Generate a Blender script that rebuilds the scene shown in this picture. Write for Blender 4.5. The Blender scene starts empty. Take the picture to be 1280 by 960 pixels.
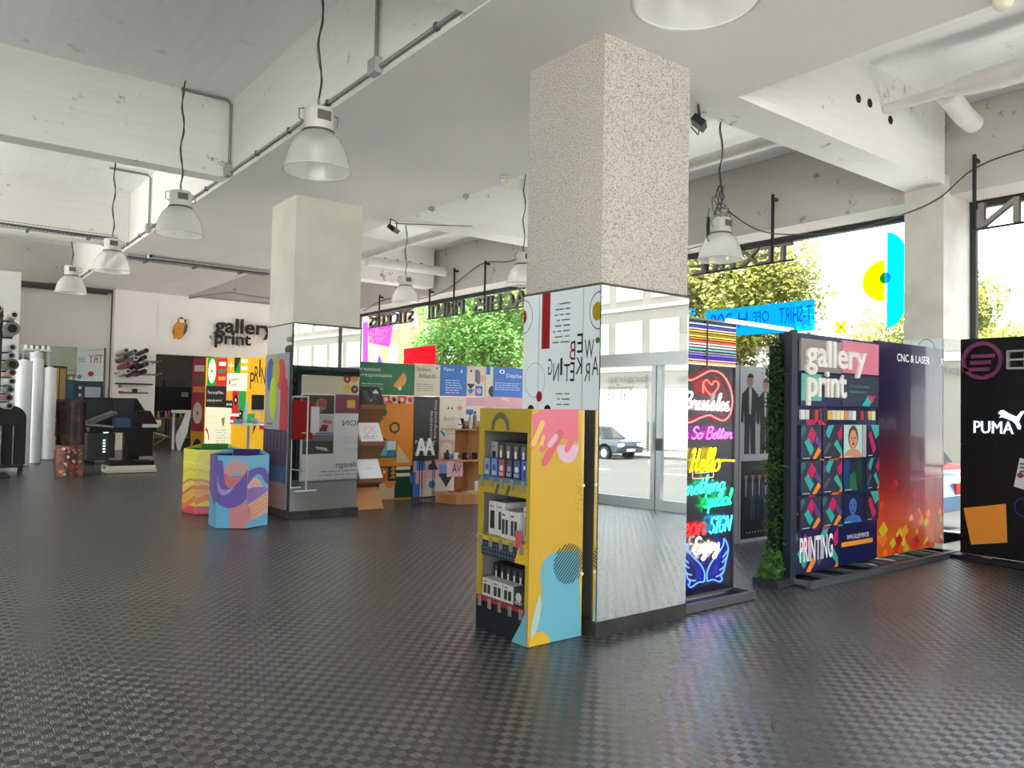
import bpy, bmesh, math, random
from mathutils import Vector, Matrix
random.seed(7)
S = bpy.context.scene
COL = S.collection
PI = math.pi
SL = 0.0225                      # the shop floor (and the street) climbs gently along +y
def fz(y): return SL * (y - 3.835)

# ---------------------------------------------------------------- camera
cam = bpy.data.objects.new('camera', bpy.data.cameras.new('camera'))
COL.objects.link(cam)
cam.data.sensor_width = 36.0
cam.data.lens = 971.85 / 1280 * 36
cam.data.clip_end = 400
cam.matrix_world = Matrix(((0.791412, -0.033446, -0.610368, 0), (-0.610985, -0.01211, -0.791549, 0),
                           (0.019082, 0.999367, -0.030019, 1.55), (0, 0, 0, 1)))
S.camera = cam

# ---------------------------------------------------------------- world, sun, exposure
W = bpy.data.worlds.new('sky'); S.world = W; W.use_nodes = True
wn = W.node_tree.nodes; wl = W.node_tree.links
bg = wn['Background']
tc = wn.new('ShaderNodeTexCoord'); sx = wn.new('ShaderNodeSeparateXYZ'); rmp = wn.new('ShaderNodeValToRGB')
wl.new(tc.outputs['Generated'], sx.inputs[0]); wl.new(sx.outputs['Z'], rmp.inputs[0]); wl.new(rmp.outputs[0], bg.inputs[0])
rmp.color_ramp.elements[0].position = 0.0; rmp.color_ramp.elements[0].color = (1.0, 1.0, 1.0, 1)
rmp.color_ramp.elements[1].position = 0.9; rmp.color_ramp.elements[1].color = (0.72, 0.86, 1.0, 1)
bg.inputs[1].default_value = 3.8
sun = bpy.data.objects.new('sun', bpy.data.lights.new('sun', 'SUN')); COL.objects.link(sun)
sun.data.energy = 15.0; sun.data.angle = 0.02; sun.data.color = (1.0, 0.95, 0.86)
sun.rotation_euler = Vector((0.06, -0.16, -1.0)).to_track_quat('-Z', 'Y').to_euler()
S.view_settings.view_transform = 'Standard'; S.view_settings.look = 'None'
S.view_settings.exposure = 0.9; S.view_settings.gamma = 1.0
try: S.view_settings.use_curve_mapping = False
except Exception: pass
S.cycles.use_denoising = True
S.cycles.max_bounces = 14; S.cycles.diffuse_bounces = 8; S.cycles.glossy_bounces = 6
S.cycles.transparent_max_bounces = 16; S.cycles.transmission_bounces = 8
S.cycles.sample_clamp_indirect = 12.0
S.cycles.caustics_reflective = True; S.cycles.caustics_refractive = False

# ---------------------------------------------------------------- materials
def lin(h):
    if isinstance(h, (tuple, list)): return tuple(h[:3])
    h = h.lstrip('#'); out = []
    for i in (0, 2, 4):
        c = int(h[i:i+2], 16) / 255
        out.append(c / 12.92 if c <= .04045 else ((c + .055) / 1.055) ** 2.4)
    return tuple(out)
MATS = {}
def M(col, rough=.5, metal=0.0, coat=0.0, emit=0.0, spec=.5, name=None):
    key = (col if isinstance(col, str) else tuple(col), rough, metal, coat, emit, spec)
    if key in MATS: return MATS[key]
    m = bpy.data.materials.new(name or 'plain'); m.use_nodes = True
    b = m.node_tree.nodes['Principled BSDF']; c = lin(col)
    b.inputs['Base Color'].default_value = (*c, 1); b.inputs['Roughness'].default_value = rough
    b.inputs['Metallic'].default_value = metal; b.inputs['Coat Weight'].default_value = coat
    b.inputs['Specular IOR Level'].default_value = spec
    if emit: b.inputs['Emission Color'].default_value = (*c, 1); b.inputs['Emission Strength'].default_value = emit
    MATS[key] = m
    return m
def nodes(name):
    m = bpy.data.materials.new(name); m.use_nodes = True
    return m, m.node_tree.nodes, m.node_tree.links, m.node_tree.nodes['Principled BSDF']
def print_mat(name, rough, coat=0.0, spec=.5, emit=0.0):
    m, n, l, b = nodes(name)
    a = n.new('ShaderNodeVertexColor'); a.layer_name = 'ink'
    l.new(a.outputs[0], b.inputs['Base Color']); b.inputs['Roughness'].default_value = rough
    if emit: l.new(a.outputs[0], b.inputs['Emission Color']); b.inputs['Emission Strength'].default_value = emit      # added glow in the ink colours
    b.inputs['Coat Weight'].default_value = coat; b.inputs['Coat Roughness'].default_value = .03; b.inputs['Specular IOR Level'].default_value = spec
    return m
PRINT = print_mat('print_matt', .55, 0, .3)
PRINTG = print_mat('print_gloss', .30, .25)
PRINTX = print_mat('print_acrylic', .3, .25, .25)
PRINTGLOW = print_mat('print_glowing', .4, 0, .3, .38)  # yellow panel's print glows in its own colours, added to brighten it
def noise_mat(name, c1, c2, scale, rough, lo=.35, hi=.65, bump=0.0, stretch=None, metal=0):
    m, n, l, b = nodes(name)
    t = n.new('ShaderNodeTexCoord'); mp = n.new('ShaderNodeMapping'); nz = n.new('ShaderNodeTexNoise'); r = n.new('ShaderNodeValToRGB')
    l.new(t.outputs['Object'], mp.inputs[0]); l.new(mp.outputs[0], nz.inputs['Vector']); l.new(nz.outputs[0], r.inputs[0]); l.new(r.outputs[0], b.inputs['Base Color'])
    if stretch: mp.inputs['Scale'].default_value = stretch
    nz.inputs['Scale'].default_value = scale; nz.inputs['Detail'].default_value = 5
    e = r.color_ramp.elements; e[0].position = lo; e[0].color = (*lin(c1), 1); e[1].position = hi; e[1].color = (*lin(c2), 1)
    b.inputs['Roughness'].default_value = rough; b.inputs['Metallic'].default_value = metal
    if bump:
        bp = n.new('ShaderNodeBump'); bp.inputs['Strength'].default_value = bump; bp.inputs['Distance'].default_value = .01
        l.new(nz.outputs[0], bp.inputs['Height']); l.new(bp.outputs[0], b.inputs['Normal'])
    return m
def concrete_mat(name, base, dirty, board=(0.25, 6, 6)):
    # painted board-marked concrete: faint board streaks, sparse grey chips
    m, n, l, b = nodes(name)
    t = n.new('ShaderNodeTexCoord')
    mp = n.new('ShaderNodeMapping'); mp.inputs['Scale'].default_value = board
    n1 = n.new('ShaderNodeTexNoise'); n1.inputs['Scale'].default_value = 3.0; n1.inputs['Detail'].default_value = 6
    n2 = n.new('ShaderNodeTexNoise'); n2.inputs['Scale'].default_value = 2.2; n2.inputs['Detail'].default_value = 8; n2.inputs['Roughness'].default_value = .75
    l.new(t.outputs['Object'], mp.inputs[0]); l.new(mp.outputs[0], n1.inputs['Vector']); l.new(t.outputs['Object'], n2.inputs['Vector'])
    r1 = n.new('ShaderNodeValToRGB'); r1.color_ramp.elements[0].position = .3; r1.color_ramp.elements[0].color = (.955, .955, .955, 1); r1.color_ramp.elements[1].position = .6; r1.color_ramp.elements[1].color = (1, 1, 1, 1)
    r2 = n.new('ShaderNodeValToRGB'); r2.color_ramp.elements[0].position = .61; r2.color_ramp.elements[0].color = (*lin(base), 1); r2.color_ramp.elements[1].position = .67; r2.color_ramp.elements[1].color = (*lin(dirty), 1)
    mx = n.new('ShaderNodeMixRGB'); mx.blend_type = 'MULTIPLY'; mx.inputs[0].default_value = 1
    l.new(n1.outputs[0], r1.inputs[0]); l.new(n2.outputs[0], r2.inputs[0]); l.new(r2.outputs[0], mx.inputs[1]); l.new(r1.outputs[0], mx.inputs[2])
    l.new(mx.outputs[0], b.inputs['Base Color']); b.inputs['Roughness'].default_value = .75; b.inputs['Specular IOR Level'].default_value = .3
    bp = n.new('ShaderNodeBump'); bp.inputs['Strength'].default_value = .35; bp.inputs['Distance'].default_value = .006
    l.new(n1.outputs[0], bp.inputs['Height']); l.new(bp.outputs[0], b.inputs['Normal'])
    return m
CEIL = concrete_mat('painted_concrete_slab', '#f2f4f4', '#d4d6d4', (6, .25, 6))
BEAM = concrete_mat('painted_concrete_beam', '#eae9e4', '#9a9a94', (.35, .35, 7))
SOFFIT = noise_mat('painted_plaster', '#e6e5e3', '#eceae8', .8, .8)
WALLM = noise_mat('white_wall_paint', '#e6e3dd', '#eeebe6', .7, .75)
RAWC = concrete_mat('raw_concrete', '#bdbab3', '#7d7a74', (.3, .3, 5))
def speckle_mat():
    m, n, l, b = nodes('speckled_render')
    t = n.new('ShaderNodeTexCoord'); v = n.new('ShaderNodeTexNoise'); v.inputs['Scale'].default_value = 120; v.inputs['Detail'].default_value = 2
    g = n.new('ShaderNodeTexNoise'); g.inputs['Scale'].default_value = .9
    r = n.new('ShaderNodeValToRGB'); r.color_ramp.elements[0].position = .36; r.color_ramp.elements[0].color = (*lin('#85807a'), 1); r.color_ramp.elements[1].position = .50; r.color_ramp.elements[1].color = (*lin('#cdc8bd'), 1)
    l.new(t.outputs['Object'], v.inputs['Vector']); l.new(v.outputs[0], r.inputs[0]); l.new(r.outputs[0], b.inputs['Base Color'])
    b.inputs['Roughness'].default_value = .9
    bp = n.new('ShaderNodeBump'); bp.inputs['Strength'].default_value = .5; bp.inputs['Distance'].default_value = .004
    l.new(v.outputs[0], bp.inputs['Height']); l.new(bp.outputs[0], b.inputs['Normal'])
    return m
SPECK = speckle_mat()
CREAM = noise_mat('cream_pillar_paint', '#cfccbe', '#d9d6c8', 2.5, .8)
MIRROR = M('#e4e6e4', .012, 1.0, name='mirror_glass')
def floor_mat():
    # black studded rubber: five-bar tread in alternating directions
    m, n, l, b = nodes('tread_rubber')
    def math_(op, a, c=None):
        q = n.new('ShaderNodeMath'); q.operation = op
        for i, x in enumerate((a, c)):
            if x is None: continue
            if isinstance(x, (int, float)): q.inputs[i].default_value = x
            else: l.new(x, q.inputs[i])
        return q.outputs[0]
    t = n.new('ShaderNodeTexCoord'); s = n.new('ShaderNodeSeparateXYZ'); l.new(t.outputs['Object'], s.inputs[0])
    N = 1 / .052
    x = math_('MULTIPLY', s.outputs[0], N); y = math_('MULTIPLY', s.outputs[1], N)
    fx = math_('FRACT', x); fy = math_('FRACT', y)
    par = math_('MODULO', math_('ABSOLUTE', math_('ADD', math_('FLOOR', x), math_('FLOOR', y))), 2.0)
    par = math_('GREATER_THAN', par, .5)
    inv = math_('SUBTRACT', 1.0, par)
    a = math_('ADD', math_('MULTIPLY', fx, par), math_('MULTIPLY', fy, inv))      # across the bars
    c = math_('ADD', math_('MULTIPLY', fy, par), math_('MULTIPLY', fx, inv))      # along the bars
    bars = math_('SINE', math_('MULTIPLY', a, 5 * 2 * PI))
    bars = math_('MULTIPLY', math_('ADD', bars, 1.0), .5)
    win = math_('MULTIPLY', math_('SUBTRACT', .5, math_('ABSOLUTE', math_('SUBTRACT', c, .5))), 9.0)
    win = math_('MINIMUM', win, 1.0)
    h = math_('MULTIPLY', bars, win)
    bp = n.new('ShaderNodeBump'); bp.inputs['Strength'].default_value = .6; bp.inputs['Distance'].default_value = .002
    l.new(h, bp.inputs['Height']); l.new(bp.outputs[0], b.inputs['Normal'])
    nz = n.new('ShaderNodeTexNoise'); nz.inputs['Scale'].default_value = .9; nz.inputs['Detail'].default_value = 3; nz.inputs['Roughness'].default_value = .4
    l.new(t.outputs['Object'], nz.inputs['Vector'])
    cr = n.new('ShaderNodeValToRGB'); cr.color_ramp.elements[0].color = (.062, .063, .066, 1); cr.color_ramp.elements[1].color = (.088, .089, .091, 1)
    cr.color_ramp.elements[0].position = .3; cr.color_ramp.elements[1].position = .7
    l.new(nz.outputs[0], cr.inputs[0])
    mx = n.new('ShaderNodeMixRGB'); mx.blend_type = 'MULTIPLY'; mx.inputs[0].default_value = 1
    k = n.new('ShaderNodeMapRange'); k.inputs[3].default_value = .58; k.inputs[4].default_value = 1.2
    l.new(par, k.inputs[0]); l.new(cr.outputs[0], mx.inputs[1])
    kb = n.new('ShaderNodeMapRange'); kb.inputs[3].default_value = .8; kb.inputs[4].default_value = 1.2; l.new(h, kb.inputs[0])
    l.new(math_('MULTIPLY', k.outputs[0], kb.outputs[0]), mx.inputs[2])
    l.new(mx.outputs[0], b.inputs['Base Color'])
    rr = n.new('ShaderNodeMapRange'); rr.inputs[3].default_value = .20; rr.inputs[4].default_value = .27
    l.new(nz.outputs[0], rr.inputs[0]); l.new(rr.outputs[0], b.inputs['Roughness'])
    b.inputs['Specular IOR Level'].default_value = .85
    return m
FLOOR = floor_mat()
def fres(n, l, f0):
    # Schlick reflectance, the same from both sides of a thin sheet
    w = n.new('ShaderNodeLayerWeight'); w.inputs[0].default_value = .5
    p = n.new('ShaderNodeMath'); p.operation = 'POWER'; p.inputs[1].default_value = 5; l.new(w.outputs['Facing'], p.inputs[0])
    r = n.new('ShaderNodeMapRange'); r.inputs[3].default_value = f0; l.new(p.outputs[0], r.inputs[0])
    return r.outputs[0]
def glass_mat(name, tint=(1, 1, 1), refl=.06):
    m = bpy.data.materials.new(name); m.use_nodes = True
    n = m.node_tree.nodes; l = m.node_tree.links; n.clear()
    o = n.new('ShaderNodeOutputMaterial'); t = n.new('ShaderNodeBsdfTransparent'); g = n.new('ShaderNodeBsdfGlossy'); x = n.new('ShaderNodeMixShader')
    f = fres(n, l, .04)
    t.inputs[0].default_value = (*tint, 1); g.inputs['Roughness'].default_value = .01
    l.new(f, x.inputs[0]); l.new(t.outputs[0], x.inputs[1]); l.new(g.outputs[0], x.inputs[2]); l.new(x.outputs[0], o.inputs[0])
    return m
GLASS = glass_mat('window_glass', (.97, .985, .98))
def vinyl_mat(col, see=.55):
    key = ('vinyl', col, see)
    if key in MATS: return MATS[key]
    m = bpy.data.materials.new('window_vinyl'); m.use_nodes = True
    n = m.node_tree.nodes; l = m.node_tree.links; n.clear(); c = (*lin(col), 1)
    o = n.new('ShaderNodeOutputMaterial'); t = n.new('ShaderNodeBsdfTransparent'); d = n.new('ShaderNodeBsdfTranslucent'); x = n.new('ShaderNodeMixShader')
    t.inputs[0].default_value = c; d.inputs[0].default_value = c; x.inputs[0].default_value = 1 - see
    l.new(t.outputs[0], x.inputs[1]); l.new(d.outputs[0], x.inputs[2]); l.new(x.outputs[0], o.inputs[0])
    MATS[key] = m
    return m
def shade_mat():
    m = bpy.data.materials.new('ribbed_acrylic'); m.use_nodes = True
    n = m.node_tree.nodes; l = m.node_tree.links; n.clear()
    o = n.new('ShaderNodeOutputMaterial'); t = n.new('ShaderNodeBsdfTransparent'); d = n.new('ShaderNodeBsdfDiffuse'); tr = n.new('ShaderNodeBsdfTranslucent')
    g = n.new('ShaderNodeBsdfGlossy'); g.inputs['Roughness'].default_value = .15
    x1 = n.new('ShaderNodeMixShader'); x2 = n.new('ShaderNodeMixShader'); x3 = n.new('ShaderNodeMixShader')
    d.inputs[0].default_value = (.95, .95, .93, 1); tr.inputs[0].default_value = (.97, .97, .95, 1); t.inputs[0].default_value = (.96, .96, .95, 1)
    x1.inputs[0].default_value = .5; l.new(d.outputs[0], x1.inputs[1]); l.new(tr.outputs[0], x1.inputs[2])
    lw = n.new('ShaderNodeLayerWeight'); lw.inputs[0].default_value = .35
    mr = n.new('ShaderNodeMapRange'); mr.inputs[3].default_value = .45; mr.inputs[4].default_value = .8
    l.new(lw.outputs['Facing'], mr.inputs[0]); l.new(mr.outputs[0], x2.inputs[0]); l.new(t.outputs[0], x2.inputs[1]); l.new(x1.outputs[0], x2.inputs[2])
    l.new(fres(n, l, .05), x3.inputs[0]); l.new(x2.outputs[0], x3.inputs[1]); l.new(g.outputs[0], x3.inputs[2]); l.new(x3.outputs[0], o.inputs[0])
    return m
SHADE = shade_mat()
def leaf_mat(name, c1, c2):
    m, n, l, b = nodes(name)
    oi = n.new('ShaderNodeVertexColor'); oi.layer_name = 'ink'
    r = n.new('ShaderNodeMixRGB'); r.inputs[1].default_value = (*lin(c1), 1); r.inputs[2].default_value = (*lin(c2), 1)
    l.new(oi.outputs[0], r.inputs[0]); l.new(r.outputs[0], b.inputs['Base Color']); b.inputs['Roughness'].default_value = .6
    tr = n.new('ShaderNodeBsdfTranslucent'); l.new(r.outputs[0], tr.inputs[0]); x = n.new('ShaderNodeMixShader'); x.inputs[0].default_value = .35
    o = n['Material Output']; l.new(b.outputs[0], x.inputs[1]); l.new(tr.outputs[0], x.inputs[2]); l.new(x.outputs[0], o.inputs[0])
    return m
def wood_mat(name, c1, c2):
    return noise_mat(name, c1, c2, 2.2, .5, .3, .7, 0, (1, 14, 1))
BLACK = M('#141416', .45); BLACKM = M('#0e0e10', .6); GREYM = M('#6d6f70', .5, .3); ALU = M('#8d9193', .35, .8); DARKF = M('#3a3d40', .4, .5)
WHITE = M('#e8e8e6', .5); CABLE = M('#3c3d3f', .6); GALV = M('#8b8f90', .5, .4)

# ---------------------------------------------------------------- mesh building
class MB:
    def __init__(s): s.v = []; s.f = []
    def add(s, vs, fs):
        o = len(s.v); s.v += [tuple(v) for v in vs]; s.f += [tuple(i + o for i in f) for f in fs]; return s
    def box(s, x0, y0, z0, x1, y1, z1, slope=False):
        d = (lambda y: fz(y)) if slope else (lambda y: 0)
        v = [(x0, y0, z0), (x1, y0, z0), (x1, y1, z0), (x0, y1, z0), (x0, y0, z1), (x1, y0, z1), (x1, y1, z1), (x0, y1, z1)]
        v = [(a, b, c + d(b)) for a, b, c in v]
        return s.add(v, [(0, 3, 2, 1), (4, 5, 6, 7), (0, 1, 5, 4), (1, 2, 6, 5), (2, 3, 7, 6), (3, 0, 4, 7)])
    def prism(s, poly, axis, a, b):
        # polygon in the plane across 'axis', swept from a to b
        n = len(poly)
        def P(p, t): return {'x': (t, p[0], p[1]), 'y': (p[0], t, p[1]), 'z': (p[0], p[1], t)}[axis]
        vs = [P(p, a) for p in poly] + [P(p, b) for p in poly]
        return s.add(vs, [tuple(range(n))[::-1], tuple(range(n, 2 * n))] + [(i, (i + 1) % n, n + (i + 1) % n, n + i) for i in range(n)])
    def tube(s, path, r, n=8, closed=False, cap=True):
        P = [Vector(p) for p in path]; m = len(P); rs = r if isinstance(r, (list, tuple)) else [r] * m
        vs = []; up = None
        for i, p in enumerate(P):
            a = P[(i - 1) % m] if (closed or i > 0) else p; b = P[(i + 1) % m] if (closed or i < m - 1) else p
            t = (b - a)
            t = t.normalized() if t.length > 1e-9 else Vector((0, 0, 1))
            if up is None: up = Vector((0, 0, 1)) if abs(t.z) < .9 else Vector((1, 0, 0))
            u = (up - t * up.dot(t))
            if u.length < 1e-6: u = t.orthogonal()
            u.normalize(); w = t.cross(u); up = u
            vs += [p + (u * math.cos(2 * PI * k / n) + w * math.sin(2 * PI * k / n)) * rs[i] for k in range(n)]
        fs = []
        for i in range(m if closed else m - 1):
            for k in range(n):
                a = i * n + k; b = i * n + (k + 1) % n; c = ((i + 1) % m) * n + (k + 1) % n; d = ((i + 1) % m) * n + k
                fs.append((a, b, c, d))
        if cap and not closed: fs += [tuple(range(n))[::-1], tuple(range((m - 1) * n, m * n))]
        return s.add(vs, fs)
    def lathe(s, prof, n=24, c=(0, 0, 0), cap=False):
        vs = []; fs = []; m = len(prof)
        for r, z in prof: vs += [(c[0] + r * math.cos(2 * PI * k / n), c[1] + r * math.sin(2 * PI * k / n), c[2] + z) for k in range(n)]
        for i in range(m - 1):
            for k in range(n): fs.append((i * n + k, i * n + (k + 1) % n, (i + 1) * n + (k + 1) % n, (i + 1) * n + k))
        if cap: fs += [tuple(range(n))[::-1], tuple(range((m - 1) * n, m * n))]
        return s.add(vs, fs)
    def xf(s, M_): s.v = [tuple(M_ @ Vector(v)) for v in s.v]; return s
    def build(s, name, mat, parent=None, smooth=False, bevel=0.0):
        me = bpy.data.meshes.new(name); me.from_pydata(s.v, [], s.f); me.update()
        bm = bmesh.new(); bm.from_mesh(me); bmesh.ops.recalc_face_normals(bm, faces=bm.faces); bm.to_mesh(me); bm.free()
        if smooth:
            me.polygons.foreach_set('use_smooth', [True] * len(me.polygons))
            try: me.set_sharp_from_angle(angle=math.radians(40))
            except Exception: pass
        me.materials.append(mat)
        o = bpy.data.objects.new(name, me); COL.objects.link(o); o.parent = parent
        if bevel:
            b = o.modifiers.new('bevel', 'BEVEL'); b.width = bevel; b.segments = 2; b.limit_method = 'ANGLE'
        return o
def bx(*a): return MB().box(*a)
def tb(path, r, n=8, **k): return MB().tube(path, r, n, **k)
def mesh_only(vs, fs, name, mat):
    return MB().add(vs, fs).build(name, mat)
def tag(o, label, cat, group=None, kind=None):
    if label: o['label'] = label
    if cat: o['category'] = cat
    if group: o['group'] = group
    if kind: o['kind'] = kind
    return o
def struct(o, label=None, cat=None): o['kind'] = 'structure'; return tag(o, label, cat)
def thing(name, label, cat, loc=(0, 0, 0), rz=0, group=None):
    o = bpy.data.objects.new(name, None); COL.objects.link(o); o.empty_display_size = .1
    o.location = loc; o.rotation_euler = (0, 0, math.radians(rz))
    return tag(o, label, cat, group)
def copy_tree(o, loc, rz=None, label=None, parent=None):
    c = o.copy(); COL.objects.link(c); c.parent = parent
    if parent is None:
        c.location = loc
        if rz is not None: c.rotation_euler = (0, 0, math.radians(rz))
        if label: c['label'] = label
    for ch in list(o.children): copy_tree(ch, None, parent=c)
    return c
ORD = ['first', 'second', 'third', 'fourth', 'fifth', 'sixth', 'seventh', 'eighth', 'ninth', 'tenth', 'eleventh', 'twelfth']

# ---------------------------------------------------------------- flat print: layers of ink on a board that faces local -y
GLYPH = {}
def glyphs(txt):
    # a leading '*' asks for a heavier cut
    if txt not in GLYPH:
        c = bpy.data.curves.new('lettering', 'FONT'); c.body = txt.lstrip('*'); c.offset = .022 * txt.count('*'); c.resolution_u = 3; c.fill_mode = 'FRONT'
        o = bpy.data.objects.new('lettering', c)
        me = bpy.data.meshes.new_from_object(o)
        vs = [(v.co.x, v.co.y) for v in me.vertices]; fs = [tuple(p.vertices) for p in me.polygons]
        bpy.data.objects.remove(o); bpy.data.curves.remove(c); bpy.data.meshes.remove(me)
        GLYPH[txt] = (vs, fs)
    return GLYPH[txt]
def fit(vs, box, mirror=False, rot=0):
    if rot == 90: vs = [(-y, x) for x, y in vs]
    if rot == -90: vs = [(y, -x) for x, y in vs]
    if mirror: vs = [(-x, y) for x, y in vs]
    x0 = min(v[0] for v in vs); x1 = max(v[0] for v in vs); y0 = min(v[1] for v in vs); y1 = max(v[1] for v in vs)
    u0, v0, u1, v1 = box
    return [(u0 + (x - x0) / max(x1 - x0, 1e-6) * (u1 - u0), v0 + (y - y0) / max(y1 - y0, 1e-6) * (v1 - v0)) for x, y in vs]
def bb(a, b): return (min(a[0], b[0]), min(a[1], b[1]), max(a[0], b[0]), max(a[1], b[1]))
class Art:
    STEP = .0012
    def __init__(s, y=0.0): s.v = []; s.f = []; s.c = []; s.y = y; s.i = 0
    def raw(s, pts, fs, col, l):
        o = len(s.v); s.i += 1; y = s.y - s.STEP * l - s.i * 1.2e-5
        s.v += [(p[0], y, p[1]) for p in pts]; s.f += [tuple(i + o for i in f) for f in fs]
        cols = [lin(col)] * len(pts) if not isinstance(col, list) else [lin(c) for c in col]
        s.c += cols
        return s
    def poly(s, pts, col, l=1): return s.raw(pts, [tuple(range(len(pts)))], col, l)
    def rect(s, a, b, col, l=1):
        u0, v0, u1, v1 = bb(a, b); return s.poly([(u0, v0), (u1, v0), (u1, v1), (u0, v1)], col, l)
    def quad(s, a, b, c, d, col, l=1): return s.poly([a, b, c, d], col, l)
    def grad(s, a, b, stops, l=1):
        u0, v0, u1, v1 = bb(a, b)
        for (t0, c0), (t1, c1) in zip(stops, stops[1:]):
            h0 = v0 + (v1 - v0) * t0; h1 = v0 + (v1 - v0) * t1
            s.raw([(u0, h0), (u1, h0), (u1, h1), (u0, h1)], [(0, 1, 2, 3)], [c0, c0, c1, c1], l)
        return s
    def circ(s, c, r, col, l=1, ry=None, a0=0, a1=360, n=28):
        ry = ry or r; full = abs(a1 - a0) >= 360
        pts = [(c[0] + r * math.cos(math.radians(a0 + (a1 - a0) * k / n)), c[1] + ry * math.sin(math.radians(a0 + (a1 - a0) * k / n))) for k in range(n if full else n + 1)]
        return s.poly(pts, col, l)
    def ring(s, c, r, w, col, l=1, ry=None, a0=0, a1=360, n=36):
        k_ = (ry or r) / r
        for i in range(n):
            t0 = math.radians(a0 + (a1 - a0) * i / n); t1 = math.radians(a0 + (a1 - a0) * (i + 1) / n)
            q = [(c[0] + (r - w) * math.cos(t0), c[1] + (r - w) * k_ * math.sin(t0)), (c[0] + r * math.cos(t0), c[1] + r * k_ * math.sin(t0)),
                 (c[0] + r * math.cos(t1), c[1] + r * k_ * math.sin(t1)), (c[0] + (r - w) * math.cos(t1), c[1] + (r - w) * k_ * math.sin(t1))]
            s.poly(q, col, l)
        return s
    def line(s, a, b, w, col, l=1):
        dx, dy = b[0] - a[0], b[1] - a[1]; L = math.hypot(dx, dy) or 1; nx, ny = -dy / L * w / 2, dx / L * w / 2
        return s.poly([(a[0] + nx, a[1] + ny), (a[0] - nx, a[1] - ny), (b[0] - nx, b[1] - ny), (b[0] + nx, b[1] + ny)], col, l)
    def pill(s, a, b, w, col, l=1):
        s.line(a, b, w, col, l); s.circ(a, w / 2, col, l, n=14); return s.circ(b, w / 2, col, l, n=14)
    def text(s, t, a, b, col, l=3, mirror=False, rot=0):
        vs, fs = glyphs(t); return s.raw(fit(vs, bb(a, b), mirror, rot), fs, col, l)
    def lines(s, a, b, n, col, l=3, ragged=.25, duty=.45):
        u0, v0, u1, v1 = bb(a, b); h = (v1 - v0) / n; rnd = random.Random(int(u0 * 977 + v0 * 313) + n)
        for i in range(n):
            v = v1 - (i + .5) * h; e = u1 - (u1 - u0) * ragged * rnd.random(); u = u0
            while u < e - .005:
                w = min(e - u, (.4 + rnd.random()) * h * 2.2); s.rect((u, v - h * duty / 2), (u + w, v + h * duty / 2), col, l); u += w + h * .45
        return s
    def build(s, name, mat=None, parent=None):
        me = bpy.data.meshes.new(name); me.from_pydata(s.v, [], s.f); me.update()
        at = me.color_attributes.new('ink', 'FLOAT_COLOR', 'POINT')
        at.data.foreach_set('color', [x for c in s.c for x in (*c, 1.0)])
        bm = bmesh.new(); bm.from_mesh(me)
        for f in bm.faces:
            f.normal_update()
            if f.normal.y > 0: f.normal_flip()
        bm.to_mesh(me); bm.free()
        me.materials.append(mat or PRINT)
        o = bpy.data.objects.new(name, me); COL.objects.link(o); o.parent = parent
        return o
def letters3d(txt, box, depth, y, name, mat, parent, mirror=False, rot=0, split=True, bold=''):
    # lettering with thickness, one object per letter
    out = []
    if not split: parts = [(txt, box)]
    else:
        full, _ = glyphs(bold + txt); parts = []
        u0, v0, u1, v1 = box
        X0 = min(v[0] for v in full); X1 = max(v[0] for v in full); Y0 = min(v[1] for v in full); Y1 = max(v[1] for v in full)
        kx = (u1 - u0) / (X1 - X0); ky = (v1 - v0) / (Y1 - Y0)
        for i, ch in enumerate(txt):
            if ch == ' ': continue
            g = glyphs(bold + ch)[0]; right = max(v[0] for v in glyphs(bold + txt[:i + 1])[0]); w = max(v[0] for v in g) - min(v[0] for v in g)
            gy0 = min(v[1] for v in g); gy1 = max(v[1] for v in g)
            a, b = u0 + (right - w - X0) * kx, u0 + (right - X0) * kx
            if mirror: a, b = u0 + u1 - b, u0 + u1 - a
            parts.append((bold + ch, (a, v0 + (gy0 - Y0) * ky, b, v0 + (gy1 - Y0) * ky)))
    for t, b_ in parts:
        vs, fs = glyphs(t); vs = fit(vs, b_, mirror, rot); n = len(vs)
        edges = {}
        for f in fs:
            for i in range(len(f)):
                e = (f[i], f[(i + 1) % len(f)]); edges[e] = edges.get(e, 0) + 1
        rim = [e for e in edges if (e[1], e[0]) not in edges]
        m = MB(); m.add([(p[0], y, p[1]) for p in vs] + [(p[0], y - depth, p[1]) for p in vs],
              [tuple(reversed(f)) for f in fs] + [tuple(i + n for i in f) for f in fs] + [(a, b2, b2 + n, a + n) for a, b2 in rim])
        out.append(m.build(name, mat, parent))
    return out
def spline(pts, k=6, closed=False):
    P = [Vector(p) for p in pts]; n = len(P); out = []
    if n < 3: return P
    rng = range(n if closed else n - 1)
    for i in rng:
        p0 = P[(i - 1) % n] if (closed or i > 0) else P[0]; p1 = P[i]; p2 = P[(i + 1) % n]; p3 = P[(i + 2) % n] if (closed or i + 2 < n) else P[-1]
        for j in range(k):
            t = j / k
            out.append(.5 * ((2 * p1) + (p2 - p0) * t + (2 * p0 - 5 * p1 + 4 * p2 - p3) * t * t + (3 * p1 - p0 - 3 * p2 + p3) * t ** 3))
    if not closed: out.append(P[-1])
    return out

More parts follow.
